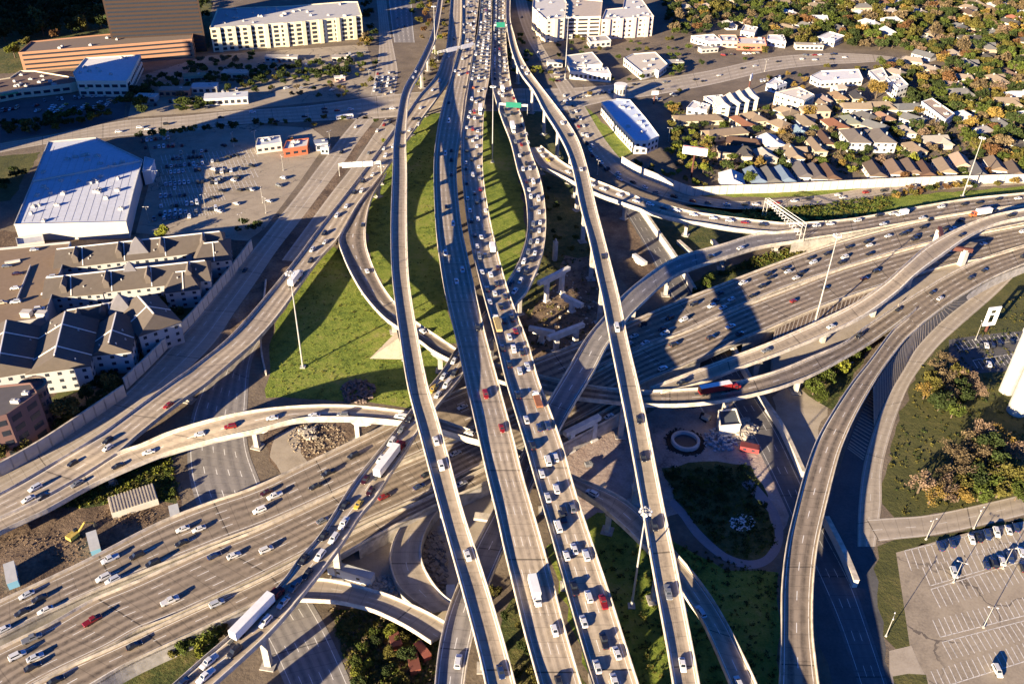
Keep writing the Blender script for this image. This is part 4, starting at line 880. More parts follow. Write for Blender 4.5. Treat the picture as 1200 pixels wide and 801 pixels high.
def flat_building(s, h, wall, roof, label, cat='building', name='building', floors=2, colw=4.0, fw=.55, fh=.5, units=4, z=0, parapet=.8, front=True, band=False, maxw=100, seed=1, pilaster=False, bays=False):
    pts = ccw(pxpoly(s, h)); o = ctr(pts); t = empty(name, (o.x, o.y, z), label=label, cat=cat); P_ = [Vector((p.x-o.x, p.y-o.y, 0)) for p in pts]
    mb = MB(); mb.prism([(p.x, p.y) for p in P_], -.3, h-z, 0); c = wall
    link('wall', mb.mesh('wall', M['wallo']), t, color=c)
    mb = MB(); mb.prism([(p.x*.985, p.y*.985) for p in P_], h-z+.01, h-z+.06, 0); link('roof', mb.mesh('roof', M['roofo']), t, color=roof)
    n = len(P_); mb = MB()
    for i in range(n):
        a, b = P_[i], P_[(i+1) % n]; d = b-a; m_ = (a+b)/2; mb.box(m_.x, m_.y, h-z-.02, d.length+.3, .35, parapet, math.atan2(d.y, d.x))
    link('parapet', mb.mesh('parapet', M['wallo']), t, color=tuple(min(1, x*1.05) for x in c))
    left = maxw
    if floors:
        for i in range(n):
            a, b = P_[i], P_[(i+1) % n]
            if not facing(a, b, o) or (b-a).length < 6: continue
            L = (b-a).length
            if band:
                for j in range(floors):
                    windows(t, a, b, (h-z)/floors*j+.4, (h-z)/floors*(j+1), 1, 1, .97, .42, name='opening'); left -= 1
            else:
                nx = max(1, int(L/colw)); nz = floors
                while nx*nz > left and nx > 1: nx -= 1
                windows(t, a, b, .4, h-z-.5, nx, nz, fw, fh); left -= nx*nz
            if bays and L > 14:
                k = int(L/12); d = (b-a).normalized(); nn = Vector((d.y, -d.x, 0))
                for q in range(k): mb = MB(); p = a+d*(L*(q+.5)/k)+nn*.8; mb.box(p.x, p.y, 0, 3.2, 1.6, h-z+.8, math.atan2(d.y, d.x)); link('bay', mb.mesh('bay', M['wallo']), t, color=tuple(x*.9 for x in c))
            if pilaster:
                mb = MB(); k = int(L/2.4); d = (b-a).normalized(); nn = Vector((d.y, -d.x, 0))
                for q in range(k+1): p = a+d*(L*q/k)+nn*.2; mb.box(p.x, p.y, 0, .5, .5, h-z, math.atan2(d.y, d.x))
                link('pilasters', mb.mesh('pilasters', M['wallo']), t, color=c)
    rr = random.Random(seed*13+int(o.x)); xs = [p.x for p in P_]; ys = [p.y for p in P_]; k = 0; tries = 0
    while k < units and tries < 200:
        tries += 1; x, y = rr.uniform(min(xs), max(xs)), rr.uniform(min(ys), max(ys))
        if all(inpoly((x+dx, y+dy), [(p.x, p.y) for p in P_]) for dx, dy in ((2.5, 0), (-2.5, 0), (0, 2.5), (0, -2.5))):
            mb = MB(); w_ = rr.uniform(1.4, 3.2); mb.box(0, 0, 0, w_, rr.uniform(1.4, 2.6), rr.uniform(.9, 1.6), 0, 0, .95); mb.box(0, 0, -.1, w_*.6, 1, .2); mb.tube((0, 0, 1.0), (0, 0, 1.75), .35, .35, 8)
            link('roof_unit', mb.mesh('roof_unit', M['unit']), t, (x, y, h-z+.05)); k += 1
    return t, P_, o
def roof_mesh(w_, d_, h, rh, hip, over=.5):
    """ridge along x; hip = inset of the ridge ends"""
    X, Y = w_/2+over, d_/2+over; r = X-hip; e = .25
    v = [(-X, -Y, h), (X, -Y, h), (X, Y, h), (-X, Y, h), (-r, 0, h+rh), (r, 0, h+rh), (-X, -Y, h-e), (X, -Y, h-e), (X, Y, h-e), (-X, Y, h-e)]
    mb = MB(); mb.v = v
    for f in ((0, 1, 5, 4), (2, 3, 4, 5), (1, 2, 5), (3, 0, 4), (7, 6, 9, 8), (6, 7, 1, 0), (7, 8, 2, 1), (8, 9, 3, 2), (9, 6, 0, 3)):
        mb.f.append(f); mb.m.append(0); mb.uv.append([(0, 0)]*len(f))
    return mb
def house(cx, cy, w_, d_, dirpx, h, rh, hip, wall, roof, label, name='house', cat='house', nwin=1, dormers=0, chimney=False, floors=1, axis=None):
    """cx, cy: pixel of the middle of the ridge; w_ along the ridge, d_ across, metres"""
    o = P(cx, cy, h+rh*.6); q = P(cx+dirpx[0], cy+dirpx[1], h+rh*.6)-o; az = math.atan2(q.y, q.x)
    t = empty(name, (o.x, o.y, 0), az, label=label, cat=cat)
    mb = MB(); mb.box(0, 0, -.3, w_, d_, h+.3)
    if hip <= 0.1:
        for s in (-1, 1):
            x = s*w_/2; mb.v += [(x, -d_/2, h), (x, d_/2, h), (x, 0, h+rh-.05)]; n = len(mb.v); mb.f.append((n-3, n-2, n-1) if s > 0 else (n-2, n-3, n-1)); mb.m.append(0); mb.uv.append([(0, 0)]*3)
    link('wall', mb.mesh('wall', M['wallo']), t, color=wall)
    rf = link('roof', roof_mesh(w_, d_, h, rh, hip).mesh('roof', M['roofo']), t, color=roof)
    if chimney:
        mb = MB(); mb.box(w_*.2, d_*.12, h+rh*.4, .9, .7, rh*.9); link('chimney', mb.mesh('chimney', M['unit']), rf)
    for k in range(dormers):
        x = -w_/2+w_*(k+.5)/dormers
        mb = MB(); mb.box(x, -d_*.28, h+rh*.1, 2.4, d_*.3, rh*.6); n = len(mb.v)
        mb.v += [(x-1.5, -d_*.45, h+rh*.7), (x+1.5, -d_*.45, h+rh*.7), (x, -d_*.45, h+rh*1.1), (x-1.5, -.2, h+rh*.7), (x+1.5, -.2, h+rh*.7), (x, -.1, h+rh*1.1)]
        for f in ((0, 1, 2), (0, 2, 5, 3), (1, 4, 5, 2)): mb.f.append(tuple(n+i for i in f)); mb.m.append(0); mb.uv.append([(0, 0)]*len(f))
        link('dormer', mb.mesh('dormer', M['roofo']), t, color=tuple(min(1, c*1.25) for c in roof))
    if name == 'apartment_block':
        X = w_/2-max(hip, .6)
        mb = MB(); mb.box(0, 0, h+rh-.12, 2*X, .5, .45); link('ridge_wall', mb.mesh('ridge_wall', M['trim']), t)
        for k in range(max(1, int(w_/16))):
            x = -X+2*X*(k+.6)/max(1, int(w_/16))
            for s in (-1, 1):
                mb = MB(); y0, y1 = s*.2, s*(d_/2+.3); zt0, zt1 = h+rh+.25, h+.35; L_ = [(x-.22, y0, zt0-.6), (x+.22, y0, zt0-.6), (x+.22, y1, zt1-.6), (x-.22, y1, zt1-.6), (x-.22, y0, zt0), (x+.22, y0, zt0), (x+.22, y1, zt1), (x-.22, y1, zt1)]; mb.hexa(L_); link('fire_wall', mb.mesh('fire_wall', M['trim']), t)
        vr = random.Random(int(cx))
        for k in range(int(w_/6)):
            x, y = vr.uniform(-X, X), vr.uniform(.1, .38)*d_*vr.choice((-1, 1)); zz = h+rh*(1-abs(y)/(d_/2+.5)); mb = MB(); mb.box(x, y, zz-.2, .6, .6, .9, 0, 0, .8); link('vent', mb.mesh('vent', M['unit']), t)
    if nwin:
        c = [Vector((-w_/2, -d_/2, 0)), Vector((w_/2, -d_/2, 0)), Vector((w_/2, d_/2, 0)), Vector((-w_/2, d_/2, 0))]
        for i in range(4):
            a, b = c[i], c[(i+1) % 4]; ra = Matrix.Rotation(az, 4, 'Z')
            if facing(ra @ a, ra @ b, Vector((o.x, o.y, 0))):
                windows(t, a, b, .5, h-.2, max(1, int((b-a).length/ (4.5 if nwin == 1 else 4.2))), floors, .32, .42)
    return t
TANR, BRN, GRYR, WHT, CRM, RED, BLU, DKR = (.2, .15, .105), (.09, .052, .035), (.1, .095, .092), (.5, .49, .48), (.45, .39, .28), (.17, .075, .045), (.12, .16, .22), (.04, .038, .042)
# --- big store with the white roof
flat_building('17 264 148 261 157 224 167 188 112 162 57 167 38 214', 9, (.4, .38, .34), (.5, .51, .54), 'huge flat white roofed store beside the big parking lot', 'store', 'store', floors=0, units=34, seed=3)
st = [o for o in C.objects if o.name == 'store'][0]; so_ = st.location
mb = MB(); a, b = P(38, 214, 9)-so_, P(165, 190, 9)-so_; d = b-a; mb.box((a.x+b.x)/2, (a.y+b.y)/2, 9.1, d.length, .5, 1.1, math.atan2(d.y, d.x)); link('fire_wall', mb.mesh('fire_wall', M['wallc']), st)
mb = MB()
for q in range(1, 14):
    a, b = P(17+(148-17)*q/14, 264-3*q/14, 9)-so_, P(57+(166-57)*q/14, 168+18*q/14, 9)-so_; d = b-a; mb.box((a.x+b.x)/2, (a.y+b.y)/2, 9.05, d.length*.93, .16, .07, math.atan2(d.y, d.x))
link('roof_seams', mb.mesh('roof_seams', M['unit']), st)
mbx, _, _ = flat_building('167 202 176 200 181 188 170 185', 8, (.5, .5, .48), (.5, .5, .5), 'small grey annex on the right side of the white roofed store', 'store', 'store_annex', floors=0, units=0)
flat_building('21 288 52 284 50 276 19 280', 4, (.45, .42, .36), (.42, .42, .44), 'low loading shed below the left corner of the white roofed store', 'shed', 'loading_shed', floors=0, units=0)
# --- green trimmed shops and white office
flat_building('86 86 100 69 165 65 152 91 148 96 90 96', 11, (.62, .56, .42), (.6, .58, .56), 'white roofed two storey building with green trim beside dark lot', 'shop building', 'shop_building', floors=2, colw=5, units=8, fw=.7, fh=.42)
t, P_, o = flat_building('-12 112 25 105 48 103 82 99 90 97 146 97 146 92 88 92 40 84 24 84 12 92 -12 96', 6, (.62, .54, .38), (.13, .09, .07), 'long strip of cream shops with dark roof facing the dark lot', 'shop building', 'shop_building', floors=1, colw=5, units=14, fw=.7, fh=.4)
mb = MB(); a, b = P(100, 103, 6.2)-o, P(147, 98, 6.2)-o; d = b-a; mb.box((a.x+b.x)/2, (a.y+b.y)/2-1.2, 6.2, d.length, 2.4, .5, math.atan2(d.y, d.x))
a, b = P(-12, 114, 6.2)-o, P(22, 108, 6.2)-o; d = b-a; mb.box((a.x+b.x)/2, (a.y+b.y)/2-1.2, 6.2, d.length, 2.4, .5, math.atan2(d.y, d.x))
link('green_awning', mb.mesh('green_awning', plain('green_awning', (.06, .25, .08), .6)), t)
# --- long orange brick garage, dark tower
flat_building('22 63 225 47 227 36 150 39 37 50', 14, (.36, .19, .11), (.17, .13, .1), 'long orange brick parking garage with dark floor bands', 'parking garage', 'parking_garage', floors=4, band=True, units=6, parapet=1.0)
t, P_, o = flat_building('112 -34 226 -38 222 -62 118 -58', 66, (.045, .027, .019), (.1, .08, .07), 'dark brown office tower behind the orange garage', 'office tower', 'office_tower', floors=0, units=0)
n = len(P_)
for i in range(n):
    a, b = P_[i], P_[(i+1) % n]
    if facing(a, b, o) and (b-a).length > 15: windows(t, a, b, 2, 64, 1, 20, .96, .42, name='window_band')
# --- cream apartments top left and top right
cream, rose = (.62, .55, .38), (.6, .45, .34)
flat_building('246 34 300 30 345 27 424 19 419 3 404 3 340 8 255 11', 19, cream, (.42, .4, .37), 'cream six storey apartment block at the upper left', 'apartment block', 'apartment_block', floors=5, colw=6, units=26, fw=.62, fh=.62, bays=True)
flat_building('624 9 640 24 662 22 664 4 655 -10 626 -10', 19, (.64, .55, .42), (.5, .47, .43), 'left wing of the pale apartment block at the top right of the highway', 'apartment block', 'apartment_block', floors=5, colw=5, units=10, fw=.35, fh=.4, bays=True)
flat_building('663 21 704 20 706 2 664 -2', 17.5, (.6, .5, .4), (.42, .35, .28), 'open sided parking deck between two pale apartment wings', 'parking garage', 'parking_garage', floors=5, colw=9, units=3, fw=.8, fh=.5)
flat_building('705 24 766 20 752 0 733 -8 730 10 710 12', 17, (.64, .52, .42), (.5, .47, .43), 'right wing of the pale apartment block with rose brick band', 'apartment block', 'apartment_block', floors=4, colw=5, units=14, fw=.42, fh=.4, bays=True)
# --- shops right of the highway
flat_building('668 84 716 88 712 80 668 80', 6, (.6, .57, .5), (.6, .58, .54), 'small white flat shop at the corner of the cross street', 'shop building', 'shop_building', floors=1, colw=3.5, units=8)
flat_building('663 66 694 62 706 76 668 78', 5, (.55, .52, .46), (.45, .42, .38), 'grey roofed workshop just behind the white corner shop', 'shop building', 'shop_building', floors=0, units=4)
flat_building('692 50 716 48 710 42 688 44', 5, (.5, .47, .42), (.36, .33, .3), 'small flat shop in front of the pale apartment block', 'shop building', 'shop_building', floors=1, units=2)
flat_building('731 69 752 86 768 82 772 84 782 76 768 62 742 64', 5.5, (.6, .57, .5), (.5, .44, .36), 'tan flat roofed building with a notched front on green verge', 'shop building', 'shop_building', floors=1, units=5)
flat_building('705 121 725 146 744 166 759 166 772 160 757 140 738 118 722 117', 8.5, (.62, .58, .52), (.5, .56, .66), 'long white L shaped building with blue grey roof', 'office', 'office_building', floors=2, colw=4, units=9, fw=.5)
mb = MB(); p = P(726, 116, 0)
t = empty('rotunda', (p.x, p.y, 0), label='round white drum at the end of the long white building', cat='rotunda'); mb.tube((0, 0, 0), (0, 0, 10.5), 4.6, 4.6, 24); link('wall', mb.mesh('wall', M['wallc']), t)
mb = MB(); mb.tube((0, 0, 10.5), (0, 0, 11.3), 4.9, 4.9, 24); link('rim', mb.mesh('rim', M['trim']), t)
for i in range(12):
    a_ = i*math.pi/6; ob = link('window', winmesh(), t, (math.cos(a_)*4.6, math.sin(a_)*4.6, 6.5), a_+math.pi/2); ob.scale = (1, 1, 3.5)
for i, (s, w_, r_, lab) in enumerate((('810 43 832 50 846 49 836 41', (.6, .56, .5), (.6, .57, .55), 'white shop in the strip beside the tree belt'), ('846 49 866 50 862 42 842 42', (.5, .35, .26), (.5, .46, .42), 'shop with reddish front in the strip beside the tree belt'), ('864 52 898 53 896 45 866 45', (.5, .16, .1), (.55, .5, .45), 'long shop with red fascia in the tree belt strip'), ('899 47 921 50 918 42 900 42', (.6, .57, .52), (.62, .6, .58), 'white shop at the right end of the strip'),
    ('805 127 828 130 832 124 812 119', (.6, .58, .54), (.6, .58, .55), 'white flat workshop left of the townhouse row'), ('825 114 846 112 850 118 836 122', (.62, .6, .54), (.66, .62, .58), 'white flat roofed shop behind the townhouse row'), ('909 109 942 119 954 112 936 103', (.6, .54, .42), (.6, .54, .46), 'cream hall with a row of wall pilasters'), ('950 90 962 96 1011 93 1006 82 962 84', (.6, .57, .52), (.62, .6, .58), 'long white warehouse right of the cream hall'),
    ('898 99 910 102 922 98 908 92', (.55, .57, .6), (.6, .58, .56), 'white square shop between townhouses and cream hall'), ('1018 84 1030 96 1042 94 1034 80', (.6, .57, .5), (.6, .56, .5), 'white stepped building right of the warehouse'), ('1038 92 1052 104 1064 100 1052 88', (.62, .6, .54), (.6, .56, .5), 'white three storey building above the golden tree'),
    ('1080 120 1108 141 1118 134 1092 116', (.64, .62, .58), (.36, .27, .2), 'long white two storey block among the dark trees'), ('300 172 330 168 328 160 302 163', (.5, .47, .42), (.42, .44, .48), 'small flat shop left of the red restaurant'), ('332 176 360 172 362 163 336 166', (.42, .12, .06), (.5, .48, .45), 'red fronted restaurant above the big lot'), ('868 37 884 40 888 33 872 30', (.6, .57, .5), (.6, .57, .5), 'pale shop at the top edge of the strip'),
    ('958 44 978 49 990 43 972 38', (.6, .57, .52), (.62, .6, .58), 'pale two storey shop standing alone by the street end'), ('844 500 868 498 862 480 842 482', (.62, .57, .48), (.085, .095, .11), 'white site office with dark roof beside the round pit'))):
    flat_building(s, {6: 9, 11: 8, 10: 9}.get(i, 5 if i != 16 else 5), w_, r_, lab, 'building', floors=(2 if i in (6, 10, 11) else (1 if i not in (16,) else 0)), units=3 if i != 16 else 0, pilaster=(i == 6), colw=4, fh=.4, seed=i)
for i, (x, y, w_, d_, h, wc, rc, lab) in enumerate(((172, 112, 14, 8, 4, (.4, .38, .34), (.45, .42, .36), 'pale kiosk among the parked cars right of the white office'), (205, 104, 22, 9, 4.5, (.4, .2, .12), (.3, .22, .16), 'brick shop among trees above the yard'), (240, 100, 18, 10, 4.5, (.45, .42, .36), (.48, .46, .42), 'pale shop in the middle of the yard'),
    (265, 112, 30, 12, 5, (.5, .48, .44), (.5, .5, .5), 'pale station canopy at the lower end of the yard'), (228, 88, 16, 9, 4, (.3, .3, .22), (.16, .2, .12), 'green roofed kiosk at the upper end of the yard'), (276, 84, 20, 9, 4.5, (.45, .4, .32), (.42, .36, .28), 'tan shop below the cream apartments'), (330, 66, 26, 7, 3.5, (.4, .38, .35), (.4, .36, .3), 'long low carport below the cream apartments'),
    (402, 66, 18, 7, 3.5, (.45, .42, .36), (.38, .33, .27), 'low carport at the right foot of the cream apartments'), (398, 90, 8, 4, 3, (.5, .3, .26), (.5, .48, .45), 'small pale trailer on the bare lot'), (376, 166, 8, 6, 5, (.4, .4, .42), (.2, .22, .28), 'small blue grey booth right of the red restaurant'), (381, 172, 5, 5, 4, (.5, .5, .48), (.45, .45, .45), 'small white booth by the frontage road'),
    (660, 40, 16, 6, 3.5, (.4, .38, .34), (.4, .36, .3), 'low shed in front of the left pale apartment wing'), (650, 72, 12, 7, 4, (.42, .4, .36), (.4, .38, .34), 'little shop by the street left of the workshop'), (790, 72, 14, 8, 4, (.42, .4, .36), (.4, .36, .3), 'low shop above the cross street near green verge'), (830, 56, 16, 7, 3.5, (.42, .4, .36), (.4, .36, .3), 'low building in the car park of the shop strip'), (948, 52, 24, 8, 4, (.45, .42, .38), (.42, .36, .28), 'long low pale building above the street end'))):
    o_ = P(x, y, h); c_ = [P(x, y, h)+Vector((a*w_/2, b*d_/2, 0)) for a, b in ((-1, -1), (1, -1), (1, 1), (-1, 1))]
    if True:
        t = empty('small_building', (o_.x, o_.y, 0), .08*(i % 5), label=lab, cat='building')
        mb = MB(); mb.box(0, 0, -.2, w_, d_, h+.2); link('wall', mb.mesh('wall', M['wallo']), t, color=wc)
        mb = MB(); mb.box(0, 0, h+.01, w_+.6, d_+.6, .35); link('roof', mb.mesh('roof', M['roofo']), t, color=rc)
        windows(t, Vector((-w_/2, -d_/2, 0)), Vector((w_/2, -d_/2, 0)), .4, h-.6, max(2, int(w_/4)), 1, .6, .6)
        mb = MB(); mb.box(0, 0, 0, 1.8, 1.4, 1.0); link('roof_unit', mb.mesh('roof_unit', M['unit']), t, (w_*.2, 0, h+.35))
# townhouse row
for i, (x, y) in enumerate(((846, 118), (858, 114), (869, 111), (880, 108))):
    house(x, y, 14, 8.5, (-4, -5.5), 9.5, 3.2, 0, (.62, .56, .42), (.46, .4, .33), 'cream townhouse, %s of the four gabled ones' % ('first from left', 'second from left', 'third from left', 'last')[i], floors=3)
for a in (
  (818, 136, 34, 12, (10, -.3), 3.6, 2, 4, CRM, TANR, 'very long low tan roofed house left of the curved block'),
  (884, 134, 16, 14, (7, 5), 4, 3.4, 6, CRM, TANR, 'square tan hip roofed house below the townhouses'),
  (870, 140, 18, 9, (8, 5), 4, 2, 2, CRM, RED, 'narrow house with reddish roof below the townhouses'),
  (850, 152, 30, 12, (9, -1), 4, 2.2, 3, CRM, TANR, 'long tan house with a shaded yard behind the billboard'),
  (872, 163, 22, 12, (9, 1), 4.2, 2.4, 3, (0.3, 0.216, 0.132), BRN, 'brown courtyard house right of the billboard'),
  (905, 163, 18, 14, (6, 5), 4.2, 2.6, .1, CRM, WHT, 'white roofed gabled house right of the brown courtyard house'),
  (858, 206, 15, 14, (2, 8), 4, 3, .1, WHT, WHT, 'white roofed house just behind the sound wall bend'),
  (915, 142, 14, 12, (7, 3), 4, 3, 5, CRM, TANR, 'tan hip roofed house left of the blue shed'),
  (936, 150, 10, 8, (5, 5), 3.4, 2, .1, BLU, (0.18, 0.252, 0.312), 'pale blue roofed shed in shade'),
  (979, 142, 17, 13, (7, 5), 4, 2.8, 5, CRM, RED, 'red brown hip roofed house with forecourt'),
  (997, 138, 15, 11, (6, 5), 4, 2.6, 4, CRM, (0.156, 0.162, 0.132), 'grey green roofed house behind the red brown one'),
  (968, 160, 22, 7, (6, 7), 4, 1.6, .1, CRM, BRN, 'narrow brown gabled house left of the white twins'),
  (957, 168, 22, 8, (6, 7), 4, 1.8, .1, CRM, TANR, 'narrow tan gabled house with yellow trimmed front'),
  (1003, 156, 22, 14, (6, 6.5), 7.5, 3.6, 6, (0.396, 0.39, 0.384), (0.12, 0.102, 0.09), 'left one of the two tall white houses with brown hip roofs'),
  (1033, 156, 22, 14, (6, 6.5), 7.5, 3.6, 6, (0.396, 0.39, 0.384), (0.12, 0.102, 0.09), 'right one of the two tall white houses with brown hip roofs'),
  (1015, 133, 15, 11, (7, 3), 4, 2.6, 4, CRM, GRYR, 'grey hip roofed house behind the white twins'),
  (1035, 134, 15, 11, (7, 4), 4, 2.6, 4, CRM, (0.24, 0.144, 0.096), 'pinkish hip roofed house behind the white twins'),
  (965, 113, 13, 9, (6, 5), 4, 2.4, 3, CRM, (0.24, 0.18, 0.156), 'pinkish house right of the cream hall'),
  (983, 110, 15, 10, (6, 5), 4, 2.4, 3, CRM, (0.216, 0.144, 0.084), 'brown house in front of the warehouse'),
  (984, 100, 9, 8, (7, -1), 5, 2, 2, WHT, (0.36, 0.312, 0.252), 'small white house below the warehouse'),
  (1005, 110, 13, 9, (6, 6), 4, 2.6, .1, CRM, DKR, 'dark roofed house below the warehouse end'),
  (965, 120, 14, 8, (6, 4), 3.6, 1.8, .1, CRM, TANR, 'low tan garage right of the cream hall'),
  (1143, 123, 14, 10, (6, 4), 4, 2.4, 3, WHT, TANR, 'white house among dark trees at the right'),
  (1150, 150, 15, 10, (8, -2), 4, 2.4, 3, (0.36, 0.24, 0.168), (0.33, 0.3, 0.27), 'low pink walled house above the light mast'),
  (1117, 97, 17, 11, (7, 1), 4, 2.4, 3, CRM, (0.216, 0.15, 0.114), 'tan house in a clearing of the dark trees'),
  (1062, 150, 13, 10, (6, 5), 4, 2.4, 3, WHT, (0.252, 0.216, 0.18), 'pale house right of the white twins'),
  (1072, 170, 15, 11, (7, 5), 4, 2.6, 4, CRM, TANR, 'tan house beside the rust coloured tree'),
  (925, 13, 16, 11, (7, 2), 4, 2.4, 3, WHT, WHT, 'white house deep in the tree belt'),
  (1012, 14, 18, 12, (7, 2), 4, 2.4, 3, WHT, (0.33, 0.36, 0.408), 'white roofed house high in the tree belt'),
  (1043, 10, 24, 12, (7, 3), 4, 2.4, 3, CRM, (0.3, 0.264, 0.228), 'long pale house high in the tree belt'),
  (1075, 11, 17, 11, (7, 2), 4, 2.4, 3, CRM, (0.276, 0.24, 0.216), 'pale house right of the long one, high in the tree belt'),
  (984, 31, 15, 11, (7, 3), 4, 2.4, 3, WHT, GRYR, 'white walled house in the middle of the tree belt'),
  (1120, 61, 17, 12, (7, 4), 4, 2.4, 3, CRM, (0.276, 0.228, 0.18), 'pale L shaped house in the right tree belt'),
  (1160, 8, 18, 11, (7, 3), 4, 2.4, 3, CRM, TANR, 'tan house at the top right'),
  (1190, 20, 18, 11, (7, 3), 4, 2.4, 3, WHT, (0.3, 0.12, 0.078), 'white house with red roof at the top right'),
  (1128, 88, 18, 10, (8, 1), 4, 2.4, 3, CRM, (0.24, 0.192, 0.15), 'tan house with white drive at right'),
  (1185, 85, 18, 10, (7, 3), 4, 2.4, 3, WHT, (0.15, 0.096, 0.072), 'white house with dark brown roof at the right edge'),
  (1070, 68, 17, 10, (7, 1), 4, 2.4, 3, CRM, (0.252, 0.21, 0.168), 'pale tan house at the bend of the street'),
  (1090, 78, 16, 10, (7, 2), 4, 2.4, 3, CRM, (0.24, 0.204, 0.168), 'pale tan house right of the street bend'),
  (1050, 82, 14, 10, (7, 2), 4, 2.4, 3, CRM, (0.24, 0.204, 0.168), 'pale tan house left of the street bend'),
  (855, 26, 15, 10, (6, 4), 4, 2.4, 3, WHT, (0.36, 0.33, 0.3), 'white house in trees above the shop strip'),
  (830, 6, 15, 10, (6, 4), 4, 2.4, 3, CRM, (0.3, 0.24, 0.204), 'pinkish house at the top above the shop strip')):
    house(*a, chimney=True, floors=(2 if a[5] > 6 else 1))
for i, (x, y, c) in enumerate(((886, 203, BLU), (903, 203, GRYR), (919, 202, BLU), (941, 197, (.1, .09, .09)), (957, 199, (.09, .075, .07)), (972, 199, BRN), (1026, 196, (.09, .065, .05)), (1050, 194, (.16, .11, .08)), (1068, 193, (.12, .085, .065)), (1085, 196, BRN), (1108, 192, TANR), (1168, 190, (.16, .12, .085)), (1190, 196, (.11, .08, .06)), (1146, 196, GRYR), (1127, 186, (.34, .25, .18)))):
    house(x, y, 19, 10, (6, 8.5), 4, 2.8, .1, (.56, .53, .48), c, 'gabled house end-on behind the sound wall, %s in that row' % ('leftmost' if i == 0 else ['', 'second from left', 'third from left', 'fourth from left', 'fifth from left', 'sixth from left', 'seventh from left', 'eighth from left', 'ninth from left', 'tenth from left', 'left of the mast', 'second from right', 'last at the right', 'right of the mast', 'small, behind the mast'][i]), chimney=False)
# houses among the trees, upper right
hr = random.Random(77); HB = {}; pts_ = []
for poly_, n_, w0 in (('905 -8 1060 -8 1060 50 905 46', 26, 'in the tree belt at the top right'), ('1060 -8 1215 -8 1215 95 1100 82 1060 60', 28, 'in the wood at the top right corner'), ('1100 88 1215 98 1215 180 1160 176 1120 150', 10, 'in the dark wood at the right edge'), ('800 126 1060 128 1100 178 860 190', 14, 'among the gardens behind the sound wall'), ('785 -8 905 -8 905 34 800 38', 8, 'in the tree belt above the shop strip')):
    pl = pxpoly(poly_); xs = [p.x for p in pl]; ys = [p.y for p in pl]; k = tr = 0
    while k < n_ and tr < 2500:
        tr += 1; x, y = hr.uniform(min(xs), max(xs)), hr.uniform(min(ys), max(ys))
        if not inpoly((x, y), pl) or any((x-a)**2+(y-b)**2 < 19**2 for a, b in pts_) or inpoly((x, y), POLY['T']): continue
        if any(o.type == 'EMPTY' and o.get('category') in ('house', 'building', 'apartment block') and (o.location.x-x)**2+(o.location.y-y)**2 < 20**2 for o in C.objects): continue
        pts_.append((x, y)); k += 1; rn_, rc = hr.choice((('tan', (.22, .17, .12)), ('grey', (.14, .135, .13)), ('pale', (.3, .27, .23)), ('brown', (.09, .06, .045)), ('dark', (.06, .055, .05)), ('grey', (.12, .12, .12)), ('tan', (.18, .14, .1)), ('white', (.42, .41, .4)), ('reddish', (.13, .07, .045)))); HB.setdefault((rn_, w0), []).append((x, y, rc))
for (rn_, w0), L in HB.items():
    L.sort(key=lambda q: q[0]/q[1])
    for j, (x, y, rc) in enumerate(L):
        lab = '%s roofed house %s' % (rn_, w0) + ('' if len(L) == 1 else ', ' + (('leftmost' if j == 0 else ORD[j] + ' from left')))
        t = empty('house', (x, y, 0), hr.choice((.1, .1, -.9, 1.7))+hr.uniform(-.1, .1), label=lab, cat='house', group='houses ' + w0); w_, d_ = hr.uniform(14, 22), hr.uniform(9, 12); hh = hr.choice((3.6, 3.8, 6.2))
        mb = MB(); mb.box(0, 0, -.2, w_, d_, hh+.2); link('wall', mb.mesh('wall', M['wallo']), t, color=hr.choice(((.45, .4, .32), (.5, .48, .45), (.4, .3, .22))))
        rf = link('roof', roof_mesh(w_, d_, hh, 2.8, hr.choice((.1, 3.5, 4.5))).mesh('roof', M['roofo']), t, color=rc)
        mb = MB(); mb.box(w_*.22, 1, hh+1.2, .9, .8, 2.2); link('chimney', mb.mesh('chimney', M['unit']), rf)
        if hr.random() < .6:
            mb = MB(); mb.box(w_*.3, -d_*.6, -.2, 6, d_*.7, hh+.2); link('wing', mb.mesh('wing', M['wallo']), t, color=(.42, .38, .32))
            o = link('wing_roof', roof_mesh(d_*.8, 6, hh, 2.0, .1).mesh('wing_roof', M['roofo']), t, (w_*.3, -d_*.6, .05), math.pi/2, rc)
        windows(t, Vector((-w_/2, -d_/2, 0)), Vector((w_/2, -d_/2, 0)), .5, hh-.2, 4, 1, .35, .4)
